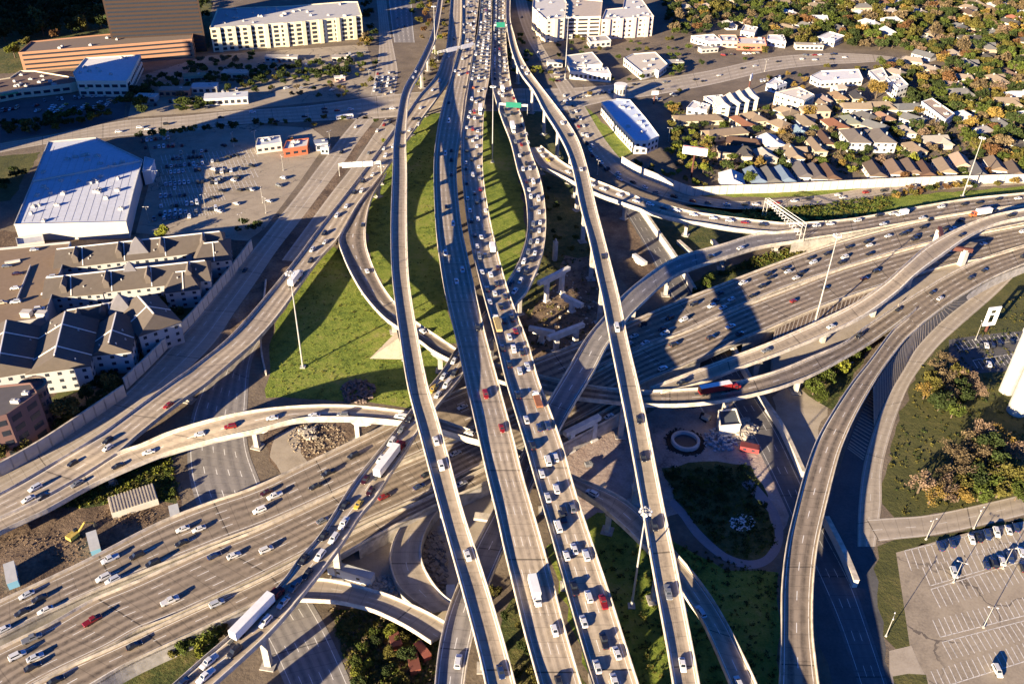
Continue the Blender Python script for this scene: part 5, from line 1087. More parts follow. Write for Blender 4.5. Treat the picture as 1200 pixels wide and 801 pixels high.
# --- apartment court at the left
AW, AR = (.36, .355, .345), (.1, .082, .068)
for i, a in enumerate((
  (165, 286, 78, 18, (20, -2.2), 10, 5.5, 1.5, 'long gabled apartment wing nearest the white roofed store', 4),
  (100, 293, 22, 16, (20, -1.6), 9.5, 4.2, .5, 'short end of the first apartment row, touching the parking deck', 0),
  (150, 320, 72, 18, (20, -2.2), 10, 5.5, 1.5, 'long gabled apartment wing in the second row', 4),
  (92, 330, 22, 16, (20, -1.6), 9.5, 4.2, .5, 'short end of the second apartment row beside the deck', 0),
  (248, 288, 17, 22, (20, -2.2), 9.5, 4.5, 5, 'hip roofed end block of the first apartment row near the frontage road', 0),
  (213, 322, 15, 20, (20, -2.2), 9.5, 4.5, 5, 'hip roofed end block of the second apartment row', 0),
  (172, 362, 26, 18, (8, 9), 11, 5.5, 4, 'big dark hip roofed block of the third row, right side', 0),
  (120, 360, 30, 13, (20, -3.4), 9.5, 3.6, 1, 'low link wing between dark hip roofs of the third row', 3),
  (133, 388, 24, 15, (-5, 20), 10.5, 5, .1, 'gabled wing running down from the dark hip roofed block', 0),
  (72, 396, 34, 23, (-5, 20), 11, 6.5, .1, 'large gabled block with tan left slope and dark right slope', 0),
  (5, 405, 32, 26, (-4, 20), 11, 6.5, .1, 'gabled block at the left edge above the round tower', 0))):
    house(*a[:5], a[5], a[6], a[7], AW, AR, a[8], 'apartment_block', 'apartment block', nwin=2, dormers=a[9], floors=3)
for i, (x, y, lab) in enumerate(((160, 283, 'uppermost'), (152, 312, 'middle'), (140, 350, 'lowest'))):
    house(x, y, 9, 9, (20, -2), 12, 6.5, 4.9, AW, (.16, .15, .155), 'dark pyramid roofed turret on the apartment wings, %s of three' % lab, 'roof_turret', 'turret', nwin=0)
t, P_, o = flat_building('-14 294 83 285 52 374 -14 384', 10, (.3, .29, .28), (.22, .155, .1), 'open top parking deck with worn brown roof left of apartments', 'parking garage', 'parking_garage', floors=0, units=0, parapet=1.1)
mb = MB(); a_, b_ = P(36, 312, 10.1)-o, P(20, 352, 10.1)-o; d = b_-a_; mb.box((a_.x+b_.x)/2, (a_.y+b_.y)/2, 10.05, d.length, .4, .9, math.atan2(d.y, d.x)); a_, b_ = P(6, 309, 10.1)-o, P(24, 306, 10.1)-o; d = b_-a_; mb.box((a_.x+b_.x)/2, (a_.y+b_.y)/2, 10.05, d.length, 1.2, 1.1, math.atan2(d.y, d.x)); link('ramp_wall', mb.mesh('ramp_wall', M['wallc']), t)
for x, y in ((79, 302), (64, 339), (32, 370), (50, 371)):
    p = P(x, y, 10)-o; mb = MB(); mb.box(0, 0, 0, 4, 3.2, 3.2); mb.box(0, 0, 3.2, 4.3, 3.5, .25); link('stair_box', mb.mesh('stair_box', M['wallc']), t, (p.x, p.y, 9))
flat_building('-40 500 8 487 26 475 44 462 36 450 -14 455 -40 462', 19, (.16, .09, .075), (.1, .09, .09), 'dark brick apartment block at the left edge beside round tower', 'apartment block', 'apartment_block', floors=4, colw=3.6, units=2, fw=.6, fh=.5)
p = P(38, 452, 17); t = empty('round_tower', (p.x, p.y, 0), label='round brick corner tower with open ring roof at left edge', cat='tower')
mb = MB(); mb.tube((0, 0, 0), (0, 0, 16.5), 4.6, 4.6, 28); link('wall', mb.mesh('wall', plain('dark_brick', (.16, .1, .085))), t)
mb = MB()
for i in range(28):
    a0, a1 = i*math.pi/14, (i+1)*math.pi/14; c0, s0, c1, s1 = math.cos(a0), math.sin(a0), math.cos(a1), math.sin(a1)
    mb.hexa([(c0*4.2, s0*4.2, 16.5), (c0*5.2, s0*5.2, 16.5), (c1*5.2, s1*5.2, 16.5), (c1*4.2, s1*4.2, 16.5), (c0*4.2, s0*4.2, 18), (c0*5.2, s0*5.2, 18), (c1*5.2, s1*5.2, 18), (c1*4.2, s1*4.2, 18)])
link('ring_roof', mb.mesh('ring_roof', M['roofo']), t, color=TANR)
for j in range(4):
    for i in range(10):
        a_ = -math.pi*.95+i*math.pi/8; ob = link('window', winmesh(), t, (math.cos(a_)*4.6, math.sin(a_)*4.6, 3+j*3.8), a_+math.pi/2); ob.scale = (1.1, 1, 1.7)
# --- white cylinders at the right edge
for i, (x, y, r_, lab) in enumerate(((1180, 466, 2.9, 'slimmer round white tower at the right edge, left one of the pair'), (1192, 490, 3.7, 'fatter round white tower at the right edge, right one of the pair'))):
    p = P(x, y-4, 0)+Vector((.5, 2, 0)); t = empty('round_tower', (p.x, p.y, 0), label=lab, cat='tower')
    mb = MB(); mb.tube((0, 0, 0), (0, 0, 30 if i == 0 else 22), r_, r_, 28); link('wall', mb.mesh('wall', plain('cream_tower', (.42, .4, .34), .8, .12, .3)), t)
    mb = MB(); hh = 30 if i == 0 else 22; mb.tube((0, 0, hh), (0, 0, hh+.6), r_+.3, r_+.3, 28); link('rim', mb.mesh('rim', M['trim']), t)
# --- offices left of the picture that throw the long shade over the store and the lot
for nm, (x, y), (sx, sy), h in (('office_tower', (-372, 352), (62, 30), 86), ('office_tower', (-430, 470), (90, 34), 78), ('office_tower', (-650, 595), (150, 30), 96)):
    t = empty(nm, (x, y, 0), R(-40), label='tall brown office slab standing outside the left edge, ' + ('nearest one' if h == 86 else 'middle one' if h == 78 else 'farthest one'), cat='office tower')
    mb = MB(); mb.box(0, 0, 0, sx, sy, h); link('wall', mb.mesh('wall', M['wallo']), t, color=(.3, .25, .2))
    for a, b in ((Vector((-sx/2, -sy/2, 0)), Vector((sx/2, -sy/2, 0))), (Vector((sx/2, -sy/2, 0)), Vector((sx/2, sy/2, 0)))): windows(t, a, b, 3, h-2, 1, 18, .94, .5, name='window_band')
# ------------------------------------------------------------------ construction site and half built pieces
elevated('U1', '350 681 330 703 5;375 679 366 704;402 683 395 706;430 690 420 711;456 698 440 717;482 709 462 727;505 720 482 738;528 733 505 753', M['street4'], 3, .6, 'unfinished_ramp', 'short unopened concrete ramp beside the container trailer', thick=1.2)
banked('U2', '512 578 545 570 3.5;488 598 520 592;470 617 503 615;459 640 494 640;457 662 496 662;466 686 508 684;484 704 522 700;505 718 540 712', M['street2'], 2, .5, 'unopened_ramp_road')
def part_box(mb, p, q, w_, z0, z1, top=1.0):
    d = q-p; c = (p+q)/2; mb.box(c.x, c.y, z0, d.length, w_, z1-z0, math.atan2(d.y, d.x), 0, 1, top)
M['pale_pier'] = plain('new_pier_concrete', (.56, .53, .48), .85, .12, .4)
def bent(x0, y0, x1, y1, zt, cols, label, capw=2.0):
    """free standing pier: hammerhead cap between two pixels at height zt on columns at the given fractions"""
    a, b = P(x0, y0, zt), P(x1, y1, zt); o = (a+b)/2; o.z = 0; a, b = a-o, b-o; t = empty('unfinished_pier', o, label=label, cat='pier')
    mb = MB(); d = b-a; d.z = 0; L = d.length; ang = math.atan2(d.y, d.x); mb.box(0, 0, zt-1.9, L, capw, 1.9, ang); mb.box(0, 0, zt-2.9, L*.7, capw*.9, 1.0, ang); link('cap_beam', mb.mesh('cap_beam', M['pale_pier']), t)
    for f in cols:
        p = a+d*f; mb = MB(); mb.box(p.x, p.y, 0, 2.1, 1.8, zt-2.7, ang); mb.box(p.x, p.y, 0, 3.2, 3.0, .6, ang); link('column', mb.mesh('column', M['pale_pier']), t)
bent(631, 330, 667, 312, 13, (.28, .78), 'two column concrete pier standing alone, uppermost of the group')
bent(659, 344, 683, 356, 7, (.5,), 'single column T shaped pier right of the two column pier')
bent(620, 382, 650, 388, 7, (.5,), 'T shaped pier at the left of the lower group, in shade')
bent(642, 394, 684, 378, 10, (.25, .8), 'arched two column pier next to the curved flyover')
bent(662, 506, 703, 486, 11, (.2, .85), 'two column concrete pier between jammed and tall right flyover')
bent(743, 297, 757, 307, 3, (.5,), 'low unfinished T shaped pier beside the sunken road')
p = P(650, 305, 0); t = empty('unfinished_pier', p, label='single bare column without cap on the dark grass', cat='pier'); mb = MB(); mb.box(0, 0, 0, 2.0, 2.0, 11, .4); mb.tube((0, 0, 11), (0, 0, 12.5), .5, .5, 8); link('column', mb.mesh('column', M['concd']), t)
for i, (a, b, w_, h, lab) in enumerate((((556, 603), (596, 608), 3, 9, 'white beam lying crosswise under the tall flyovers'), ((935 - 100, 280), (848, 294), 2, 3, 'white wall stub on the grass left of the curved flyover'), ((795, 281), (812, 296), 2, 3, 'pale wall stub beside the grassy slope'))):
    pa, pb = P(*a, h-1), P(*b, h-1); o = (pa+pb)/2; o.z = 0; mb = MB(); part_box(mb, pa-o, pb-o, w_, 0 if i else h-2, h-1); tag(link('concrete_beam', mb.mesh('concrete_beam', M['conc']), None, o), lab, 'beam')
# round shaft
p = P(803, 518, 0); t = empty('round_shaft', p, label='round concrete shaft ringed by dark rough spoil', cat='shaft')
def ring(mb, r0, r1, z0, z1, n=36):
    for i in range(n):
        a0, a1 = 2*math.pi*i/n, 2*math.pi*(i+1)/n; c0, s0, c1, s1 = math.cos(a0), math.sin(a0), math.cos(a1), math.sin(a1)
        mb.hexa([(c0*r0, s0*r0, z0), (c0*r1, s0*r1, z0), (c1*r1, s1*r1, z0), (c1*r0, s1*r0, z0), (c0*r0, s0*r0, z1), (c0*r1, s0*r1, z1), (c1*r1, s1*r1, z1), (c1*r0, s1*r0, z1)])
mb = MB(); ring(mb, 4.5, 5.5, 0, 1.5); link('concrete_ring', mb.mesh('concrete_ring', plain('shaft_concrete', (.42, .4, .38))), t)
mb = MB(); ring(mb, 0.01, 4.5, -.1, .06); link('painted_depth', mb.mesh('painted_depth', plain('painted_shaft_shade', (.05, .055, .07), .4)), t)  # flat dark disc paints the shaded depth of a shaft not dug
mb = MB(); ring(mb, 5.6, 7.4, .0, .12)
sr_ = random.Random(3)
for i in range(150): a_ = sr_.uniform(0, 6.28); q_ = sr_.gauss(7.3, .5); mb.box(math.cos(a_)*q_, math.sin(a_)*q_, -.05, sr_.uniform(.3, 1.3), sr_.uniform(.2, .6), sr_.uniform(.15, .5), sr_.uniform(0, 3), 0, .7)
link('spoil_ring', mb.mesh('spoil_ring', plain('dark_spoil', (.05, .03, .02), .95)), t)
flat('trail', '783 589 790 584;798 606 805 600;812 626 818 618;832 645 837 637;852 658 855 650;875 666 876 656;897 662 893 653;912 648 903 642;918 626 908 626;912 600 902 602;898 580 886 584;880 560 868 566', ground_mat('dusty_trail', [(.2, .17, .17), (.3, .26, .26)], (.03, .2, 1.0)), 1, .1, 'dirt_track', .03)
# box culvert shed with ribbed roof
a, b = P(128, 592, 3), P(182, 575, 3); o = (a+b)/2; o.z = 0; d = b-a; ang = math.atan2(d.y, d.x)
t = empty('storage_shed', o, ang, label='low shed with ribbed pale roof on the weedy verge at left', cat='shed'); L = d.length
mb = MB(); mb.box(0, 0, 0, L, 8, 3); link('wall', mb.mesh('wall', M['wallc']), t)
mb = MB()
for k in range(15): mb.box(-L/2+L*(k+.5)/15, 0, 3, L/15*.5, 8.4, .35)
link('ribbed_roof', mb.mesh('ribbed_roof', plain('tan_ribs', (.42, .36, .26))), t)
# portable trailers, containers
def container(px, py, L, w_, h, dirpx, col, label, name='site_trailer', roof=None):
    o = P(px, py, h); q = P(px+dirpx[0], py+dirpx[1], h)-o; o.z = 0; t = empty(name, o, math.atan2(q.y, q.x), label=label, cat='site trailer')
    mb = MB(); mb.box(0, 0, .3, L, w_, h-.3); link('body', mb.mesh('body', M['wallo']), t, color=col)
    mb = MB(); mb.box(0, 0, h, L+.15, w_+.15, .12); link('roof', mb.mesh('roof', M['roofo']), t, color=roof or (.42, .42, .4))
    for s in (-1, 1):
        for k in (-.25, .2): ob = link('window', winmesh(), t, (L*k, s*w_/2, h*.6)); ob.scale = (1.2, 1, .9)
container(109, 633, 9, 3, 3.2, (4, 16), (.16, .35, .5), 'white roofed site trailer beside the yellow excavator', roof=(.42, .42, .4))
container(12, 670, 9, 3, 3.2, (3, 16), (.16, .35, .5), 'white roofed site trailer near the left edge of the dirt site')
container(204, 598, 6, 3, 3.2, (2, 10), (.2, .36, .5), 'blue sided site trailer at the end of dirt site')
container(411, 667, 15.5, 2.8, 4.0, (20, 6), (.55, .58, .62), 'long white box trailer parked beside the unfinished ramp', 'parked_trailer')
container(528, 693, 5.5, 2.6, 3, (0, 10), (.7, .68, .62), 'short white box beside the curved flyover bottom left', 'parked_trailer')
container(463, 748, 5, 3, 2.6, (3, 9), (.17, .05, .03), 'small red brown shed, upper one on the weedy bank', 'shed', (.15, .05, .035))
container(485, 775, 5.5, 3, 2.6, (2, 9), (.17, .05, .03), 'small red brown shed, lower one on the weedy bank', 'shed', (.15, .05, .035))
container(495, 760, 6, 2.4, 2.4, (6, 8), (.3, .07, .04), 'narrow rusty container on the weedy bank', 'shed', (.22, .07, .05))
container(144, 787, 2.6, 2.2, 2.2, (3, 9), (.5, .06, .03), 'small red cabin on the shoulder at the bottom left', 'cabin', (.5, .07, .04))
container(879, 522, 7, 3, 2.4, (10, 2), (.25, .04, .04), 'dark red container at the work site edge', 'shed', (.14, .03, .03))
# yellow excavator
def excavator(px, py, az, col, label, s=1.0):
    p = P(px, py); t = empty('excavator', p, az, label=label, cat='excavator')
    for y in (-1.2, 1.2): mb = MB(); mb.box(0, y, 0, 4.2*s, .6, .9, 0, 0, .85, 1); link('track', mb.mesh('track', M['tyre']), t)
    mb = MB(); mb.box(-.5, 0, .9, 3.6*s, 2.7, 1.3, .3, 0, .95); link('engine_house', mb.mesh('engine_house', col), t)
    mb = MB(); mb.box(1.0, .8, 1.0, 1.5, 1.1, 1.9, .3, 0, .85); link('driver_cab', mb.mesh('driver_cab', M['glass']), t)
    mb = MB(); mb.tube((1.2, -.3, 1.6), (4.2, -.3, 4.6), .35, .28, 6); link('boom', mb.mesh('boom', col), t)
    mb = MB(); mb.tube((4.2, -.3, 4.6), (6.8, -.3, 2.4), .28, .2, 6); link('arm', mb.mesh('arm', col), t)
    mb = MB(); mb.box(6.9, -.3, 1.2, 1.1, 1.3, 1.2, 0, 0, .6); link('bucket', mb.mesh('bucket', M['chassis']), t)
excavator(88, 630, .8, ym, 'yellow excavator with raised boom on the dark dirt site')
excavator(826, 491, 2.2, plain('pale_machine', (.4, .36, .3), .6), 'pale excavator between the round shaft and dark roofed office', .9)
# level shoulder between the freeway and the ramps beside it, and the ribbed slope below it
pp = [(p.x, p.y) for p in pxpoly('908 384 955 363 1005 345 1060 327 1115 311 1165 303 1180 293 1150 304 1110 323 1080 341 1052 358 1013 384 987 403 950 419 922 431 905 436', 5.9)]
mb = MB(); mb.prism(pp, -.2, 5.9); tag(mb.build('shoulder', M['pale']), kind='structure')
def ribs3(s0, z0, s1, z1, n, name, surfm, ribm, w_=.5):
    a, b = catmull(pxpoly(s0, z0), 6), catmull(pxpoly(s1, z1), 6); mb = MB(); mr = MB()
    def at_(pl, t):
        f = t*(len(pl)-1); i = min(int(f), len(pl)-2); return pl[i].lerp(pl[i+1], f-i)
    K = 60
    for i in range(K):
        q = [at_(a, i/K), at_(b, i/K), at_(b, (i+1)/K), at_(a, (i+1)/K)]
        if (q[1]-q[0]).cross(q[3]-q[0]).z < 0: q = q[::-1]
        mb.quad(*q)
    up_ = Vector((0, 0, .05))
    for i in range(n):
        p, q = at_(a, (i+.5)/n), at_(b, (i+.5)/n); d = (at_(a, min(1, (i+.5)/n+.01))-p); d.z = 0; d.normalize(); d *= w_/2; L = [p-d+up_, p+d+up_, q+d+up_, q-d+up_]
        if (L[1]-L[0]).cross(L[3]-L[0]).z < 0: L = L[::-1]
        mr.quad(*L)
    r_ = tag(mb.build(name, surfm), kind='structure'); mr.build('ribs', ribm, r_)
ribs3('1207 308 1165 326 1130 346 1103 365 1077 385 1061 401 1039 429 1023 454', 5.7, '1196 320 1168 326 1150 340 1107 373 1075 406 1058 434 1038 468 1024 500', .12, 62, 'ribbed_slope', M['asph'], M['pale'], .8)
ribs3('908 386 955 365 1005 347 1060 329 1110 316', 5.93, '905 398 950 380 1000 358 1035 337 1060 326', 5.93, 40, 'ribbed_shoulder', M['dirt'], M['pale'], .9)
# rubble heaps
patch('concrete_slope', '322 512 345 500 352 520 360 540 330 556 316 535', M['pale'])
patch('paved_drive', '1042 762 1068 756 1090 800 1092 812 1048 812', M['pale'])
patch('olive_verge', '1046 792 1085 790 1100 830 1050 830', M['olive'])
M['rub'] = plain('broken_concrete', (.38, .33, .27), .95, .2, 1.2)
def rubble(px, py, rx, ry, n, label, s0=.5, s1=1.7, mat=None, seed=0, h=1.6):
    o = P(px, py); rr = random.Random(seed+int(px)); mb = MB(); a = P(px+rx, py)-o; b = P(px, py-ry)-o
    for i in range(n):
        t_, q = rr.uniform(0, 6.28), rr.random()**.6; c = a*math.cos(t_)*q + b*math.sin(t_)*q; s = rr.uniform(s0, s1)
        mb.box(c.x, c.y, max(0, h*(1-q))*rr.random()-.1, s, s*rr.uniform(.4, 1), s*rr.uniform(.25, .7), rr.uniform(0, 3.1), 0, rr.uniform(.6, .95))
    tag(link('rubble', mb.mesh('rubble', mat or M['rub']), None, o), label, 'rubble', kind='stuff')
rubble(372, 515, 36, 20, 520, 'broken concrete heaped in the gap above the freeway', .15, .8, plain('tan_rubble', (.3, .24, .17), .95, .25, 1.0), 3, .3); rubble(362, 508, 12, 8, 60, 'larger slabs of broken concrete in the gap above the freeway', .8, 2.2, None, 31, .3); rubble(420, 458, 20, 14, 260, 'dark rubble heap at the foot of the green triangle', mat=plain('dark_rubble', (.16, .12, .1), .95, .2, 1.0), seed=4)
rubble(447, 688, 24, 12, 420, 'heap of pale and blue grey scrap beside the parked trailer', seed=5); rubble(868, 503, 20, 11, 320, 'heap of tan slabs below the dark roofed office', .6, 2.4, seed=6)
rubble(845, 515, 22, 14, 260, 'scattered grey formwork beside the round shaft', .4, 1.6, plain('formwork', (.3, .32, .36), .8, .15, 1), 7); rubble(62, 640, 70, 20, 320, 'clods over the dark dirt site', .15, .7, M['dirt'], 8, .4)
rubble(690, 360, 50, 50, 110, 'debris strewn below the right flyovers', .3, 1.4, M['rub'], 9, .3); rubble(510, 660, 14, 36, 260, 'planks and scrap inside the fenced strip', .4, 2.2, plain('scrap', (.2, .17, .14), .9, .2, 1), 10, .5)
rubble(545, 545, 30, 30, 200, 'debris below the central flyovers', .3, 1.4, M['rub'], 11, .3); rubble(640, 560, 16, 16, 120, 'timber stacked beside the two column pier', .5, 2.0, plain('timber', (.4, .26, .12), .9, .2, 1), 12, .5); rubble(150, 605, 40, 12, 260, 'loose spoil below the ribbed shed', .15, .7, M['dirt'], 13, .8)
rubble(870, 612, 16, 10, 160, 'white wind blown litter on the dark grass', .3, .8, M['white'], 14, .2)
# ------------------------------------------------------------------ painted stalls
def stalls(x0, y0, x1, y1, n, depth, name='parking_lines', both=False, spine=True):
    a, b = P(x0, y0), P(x1, y1); dv = P(x0+depth[0], y0+depth[1])-a; mb = MB(); z = .033
    def line(p, q, w_=.14):
        d = (q-p).normalized(); n_ = Vector((-d.y, d.x, 0))*w_; L = [p-n_, q-n_, q+n_, p+n_]
        for v in L: v.z = z
        if (L[1]-L[0]).cross(L[3]-L[0]).z < 0: L = L[::-1]
        mb.quad(*L)
    for i in range(n+1):
        p = a.lerp(b, i/n); line(p - (dv if both else Vector((0, 0, 0))), p+dv)
    if spine: line(a, b)
    tag(link(name, mb.mesh(name, plain('worn_paint', (.6, .56, .5), .9, .25, .8))), kind='structure')
stalls(1060, 645, 1225, 606, 22, (8, 23)); stalls(1091, 690, 1215, 652, 18, (11, 22)); stalls(1090, 686, 1215, 649, 18, (-9, -22)); stalls(1104, 752, 1215, 723, 17, (11, 20)); stalls(1102, 746, 1215, 717, 17, (-9, -20)); stalls(1100, 806, 1215, 770, 17, (-9, -20))
stalls(1125, 410, 1195, 398, 14, (-6, -9)); stalls(1140, 422, 1200, 412, 12, (7, 11))
for y, dy in ((184, 0), (196, 0), (208, 0), (221, 0), (235, 0), (250, 0)): stalls(190, y+3, 300 if y < 230 else 262, y-5, 22, (1.5, 5), both=True)
# expansion joints, hatched shoulders (raised ribs)
def ribs(s0, s1, n, name, h=.06, w_=.55, mat=None, kind='structure'):
    a, b = catmull(pxpoly(s0, .06), 6), catmull(pxpoly(s1, .06), 6); mb = MB()
    def at_(pl, t):
        f = t*(len(pl)-1); i = min(int(f), len(pl)-2); return pl[i].lerp(pl[i+1], f-i)
    for i in range(n):
        p, q = at_(a, (i+.5)/n), at_(b, (i+.5)/n); d = q-p; c = (p+q)/2; mb.box(c.x, c.y, .0, d.length*.94, w_, h+.03, math.atan2(d.y, d.x))
    tag(link(name, mb.mesh(name, mat or M['pale'])), kind=kind)
ribs('1022 458 1006 490 992 525', '1038 468 1024 500 1012 540', 22, 'hatched_strip')

# pale slope cone, cone shaped slab under the flyover, stacked materials
cp = pxpoly('433 420 465 388 474 402 476 421'); mb = MB(); c0 = ctr(cp); t0 = P(467, 396, 5.5); n = len(cp)
for i in range(n):
    a, b = cp[i], cp[(i+1) % n]; mb.poly([a, b, t0])
tag(mb.build('paved_slope', M['pale']), kind='structure')
for i, (x, y, w_, L_, a_, c_, lab) in enumerate(((640, 565, 1.2, 7, .9, (.3, .32, .36), 'grey box skid beside the two column pier'), (690, 545, 2, 3, .3, (.12, .12, .13), 'dark generator on the shaded site'), (700, 575, .8, 9, .8, (.5, .42, .3), 'long pale beam lying on the site'), (745, 412 + 160, 2, 3, .2, (.4, .4, .4), 'grey tank by the right flyover'), (590, 408+200, 1, 1, 0, (.4, .4, .4), 'crate under flyover'))[:4]):
    o_ = P(x, y); t = empty('site_equipment', (o_.x, o_.y, 0), a_, label=lab, cat='equipment'); mb = MB(); mb.box(0, 0, .2, L_, w_, 1.2, 0, 0, .96); mb.box(L_*.2, 0, 1.4, L_*.3, w_*.6, .3); link('body', mb.mesh('body', M['wallo']), t, color=c_)
    mb = MB(); mb.box(-L_*.3, 0, 0, .3, w_, .2); mb.box(L_*.3, 0, 0, .3, w_, .2); link('skid', mb.mesh('skid', M['chassis']), t)
# ------------------------------------------------------------------ trees
def leafmat(name):
    mt, t, b = newmat(name, .85); oi = nd(t, 'ShaderNodeObjectInfo'); g = nd(t, 'ShaderNodeNewGeometry')
    rnd_ = math_(t, 'ADD', math_(t, 'MULTIPLY', g.outputs['Random Per Island'], .7), .6)
    f = noise(t, g.outputs['Position'], .35, 3, .6); v = math_(t, 'MULTIPLY', rnd_, math_(t, 'ADD', f, .5))
    n = nd(t, 'ShaderNodeVectorMath', operation='SCALE'); t.links.new(oi.outputs['Color'], n.inputs[0]); t.links.new(v, n.inputs['Scale'])
    t.links.new(n.outputs[0], b.inputs['Base Color']); b.inputs['Specular IOR Level'].default_value = .15
    return mt
M['leaf'] = leafmat('foliage'); M['bark'] = plain('bark', (.11, .08, .055), .95, .15, 2)
def crown_mesh(seed, nleaf, ls, rx=1.0, rz=.8, lumps=7, shell_=.55, z0=0.0):
    """unit-radius crown: leaf clumps spread through several overlapping lobes with gaps"""
    rr = random.Random(seed); mb = MB(); lob = [(0, 0, .1*rz, .62)]
    for i in range(lumps):
        a = rr.uniform(0, 6.28); q = rr.uniform(.35, .68); lob.append((math.cos(a)*q*rx, math.sin(a)*q*rx, rr.uniform(-.35, .5)*rz, rr.uniform(.26, .46)))
    for i in range(nleaf):
        cx, cy, cz, r = rr.choice(lob); u = rr.uniform(-1, 1); a = rr.uniform(0, 6.28); q = r*(shell_+(1-shell_)*rr.random())*rr.uniform(.85, 1.12); s = math.sqrt(1-u*u)
        p = Vector((cx+q*s*math.cos(a), cy+q*s*math.sin(a), cz+q*u*.85)); d = Vector((rr.gauss(0, 1), rr.gauss(0, 1), rr.gauss(0, 1)+.4)).normalized()
        e = d.orthogonal().normalized(); f = d.cross(e); w_ = ls*rr.uniform(.6, 1.4); h = ls*rr.uniform(.6, 1.4); k = d*ls*.3
        mb.quad(p-e*w_-k, p-f*h, p+e*w_-k, p+f*h)
    return mb
LIGHT = [crown_mesh(100+i, 420, .115, lumps=6+i % 4) for i in range(8)]
MED = [crown_mesh(200+i, 1500, .07, lumps=8+i % 3) for i in range(6)]
BARE = [crown_mesh(300+i, 900, .05, lumps=9, shell_=.15) for i in range(4)]
TM = {}
def tmesh(kind, i):
    L = {'light': LIGHT, 'med': MED, 'bare': BARE}[kind]; i %= len(L)
    if (kind, i) not in TM: TM[(kind, i)] = L[i].mesh('crown', M['leaf'])
    return TM[(kind, i)]
def trunk_mesh():
    rr = random.Random(5); mb = MB(); mb.tube((0, 0, 0), (0, 0, .62), .055, .035, 7)
    for i in range(6):
        a = i*1.05+rr.random(); mb.tube((0, 0, .35+.05*i), (math.cos(a)*.42, math.sin(a)*.42, .72+.04*i), .028, .008, 5)
    return mb.mesh('trunk', M['bark'])
TRK = trunk_mesh()
CT = {'dark': ('dark green', (.032, .045, .012)), 'green': ('green', (.06, .078, .014)), 'olive': ('olive', (.09, .08, .018)), 'gold': ('golden', (.18, .12, .03)), 'bare': ('bare brown', (.13, .095, .05)), 'rust': ('rust coloured', (.12, .062, .026)), 'lime': ('yellow green', (.15, .16, .022)), 'pink': ('pinkish brown', (.17, .115, .075))}
TREES = []
def tree(px, py, r, col, where, kind='light', h=None, z=0, pos=None):
    TREES.append(dict(p=pos or P(px, py, z+r*.9), r=r, col=col, where=where, kind=kind, h=h or r*1.6, z=z))
def scatter(s, n, r0, r1, cols, where, seed, kind='light', mind=.62, z=0):
    poly = pxpoly(s); rr = random.Random(seed); xs = [p.x for p in poly]; ys = [p.y for p in poly]; k = tries = 0; mine = []
    while k < n and tries < n*40:
        tries += 1; x, y = rr.uniform(min(xs), max(xs)), rr.uniform(min(ys), max(ys))
        if not inpoly((x, y), poly): continue
        r = rr.uniform(r0, r1)
        if any((x-a)**2+(y-b)**2 < ((r+c)*mind)**2 for a, b, c in mine): continue
        if blocked(x, y, r*.3): continue
        mine.append((x, y, r)); k += 1
        TREES.append(dict(p=Vector((x, y, 0)), r=r, col=rr.choice(cols), where=where, kind=kind, h=r*rr.uniform(1.35, 1.75), z=z))
BB = []
bpy.context.view_layer.update()
for o in list(C.objects):
    if o.type == 'EMPTY' and o.get('category') in ('house', 'building', 'apartment block', 'store', 'shop building', 'office', 'parking garage', 'office tower', 'site trailer', 'tower', 'rotunda', 'turret'):
        xs = []; ys = []
        for ch in o.children:
            if ch.name.startswith('wall'):
                for v in ch.data.vertices: w_ = o.matrix_world @ v.co; xs.append(w_.x); ys.append(w_.y)
        if xs: BB.append((min(xs), max(xs), min(ys), max(ys)))
def blocked(x, y, r):
    for a, b, c, d in BB:
        if a-r < x < b+r and c-r < y < d+r: return True
    for k, pl in POLY.items():
        if k in ('T', 'P', 'S', 'Q', 'Z', 'Y') and inpoly((x, y), pl): return True
    return False
MIX = ['dark']*10+['green']*6+['olive']*6+['bare']*4+['gold', 'pink', 'rust']
scatter('775 -10 905 -10 905 40 862 36 800 44 782 40', 130, 4, 7.5, MIX, 'in the tree belt above the shop strip', 1)
scatter('905 -10 1060 -10 1060 60 1000 58 925 52 905 40', 230, 4, 8, MIX, 'in the tree belt at the top right', 2)
scatter('1060 -10 1230 -10 1230 95 1100 80 1060 60', 340, 4, 8, MIX, 'in the wood at the top right corner', 3)
scatter('1100 84 1230 95 1230 205 1150 200 1120 150', 200, 4, 8, MIX, 'in the dark wood at the right edge', 4)
scatter('1015 78 1100 84 1120 150 1075 165 1050 120', 46, 3.5, 6, MIX, 'around the white two storey block', 5)
scatter('780 126 1060 126 1110 200 1000 205 830 212 790 200', 90, 2.8, 5, ['dark', 'green', 'olive', 'lime', 'gold', 'bare', 'pink', 'dark'], 'among the houses behind the sound wall', 6)
scatter('770 60 940 50 940 62 800 84 775 84', 10, 2.5, 3.8, ['dark', 'olive', 'green'], 'along the upper side of the cross street', 7)
scatter('890 75 1015 78 1040 125 960 128 900 122', 14, 2.2, 3.6, ['dark', 'olive', 'bare', 'gold'], 'around the cream hall', 8)
scatter('782 148 832 165 828 205 800 205 784 190', 16, 3.2, 4.6, ['lime', 'gold', 'olive', 'lime', 'green'], 'around the billboard post', 9, 'med')
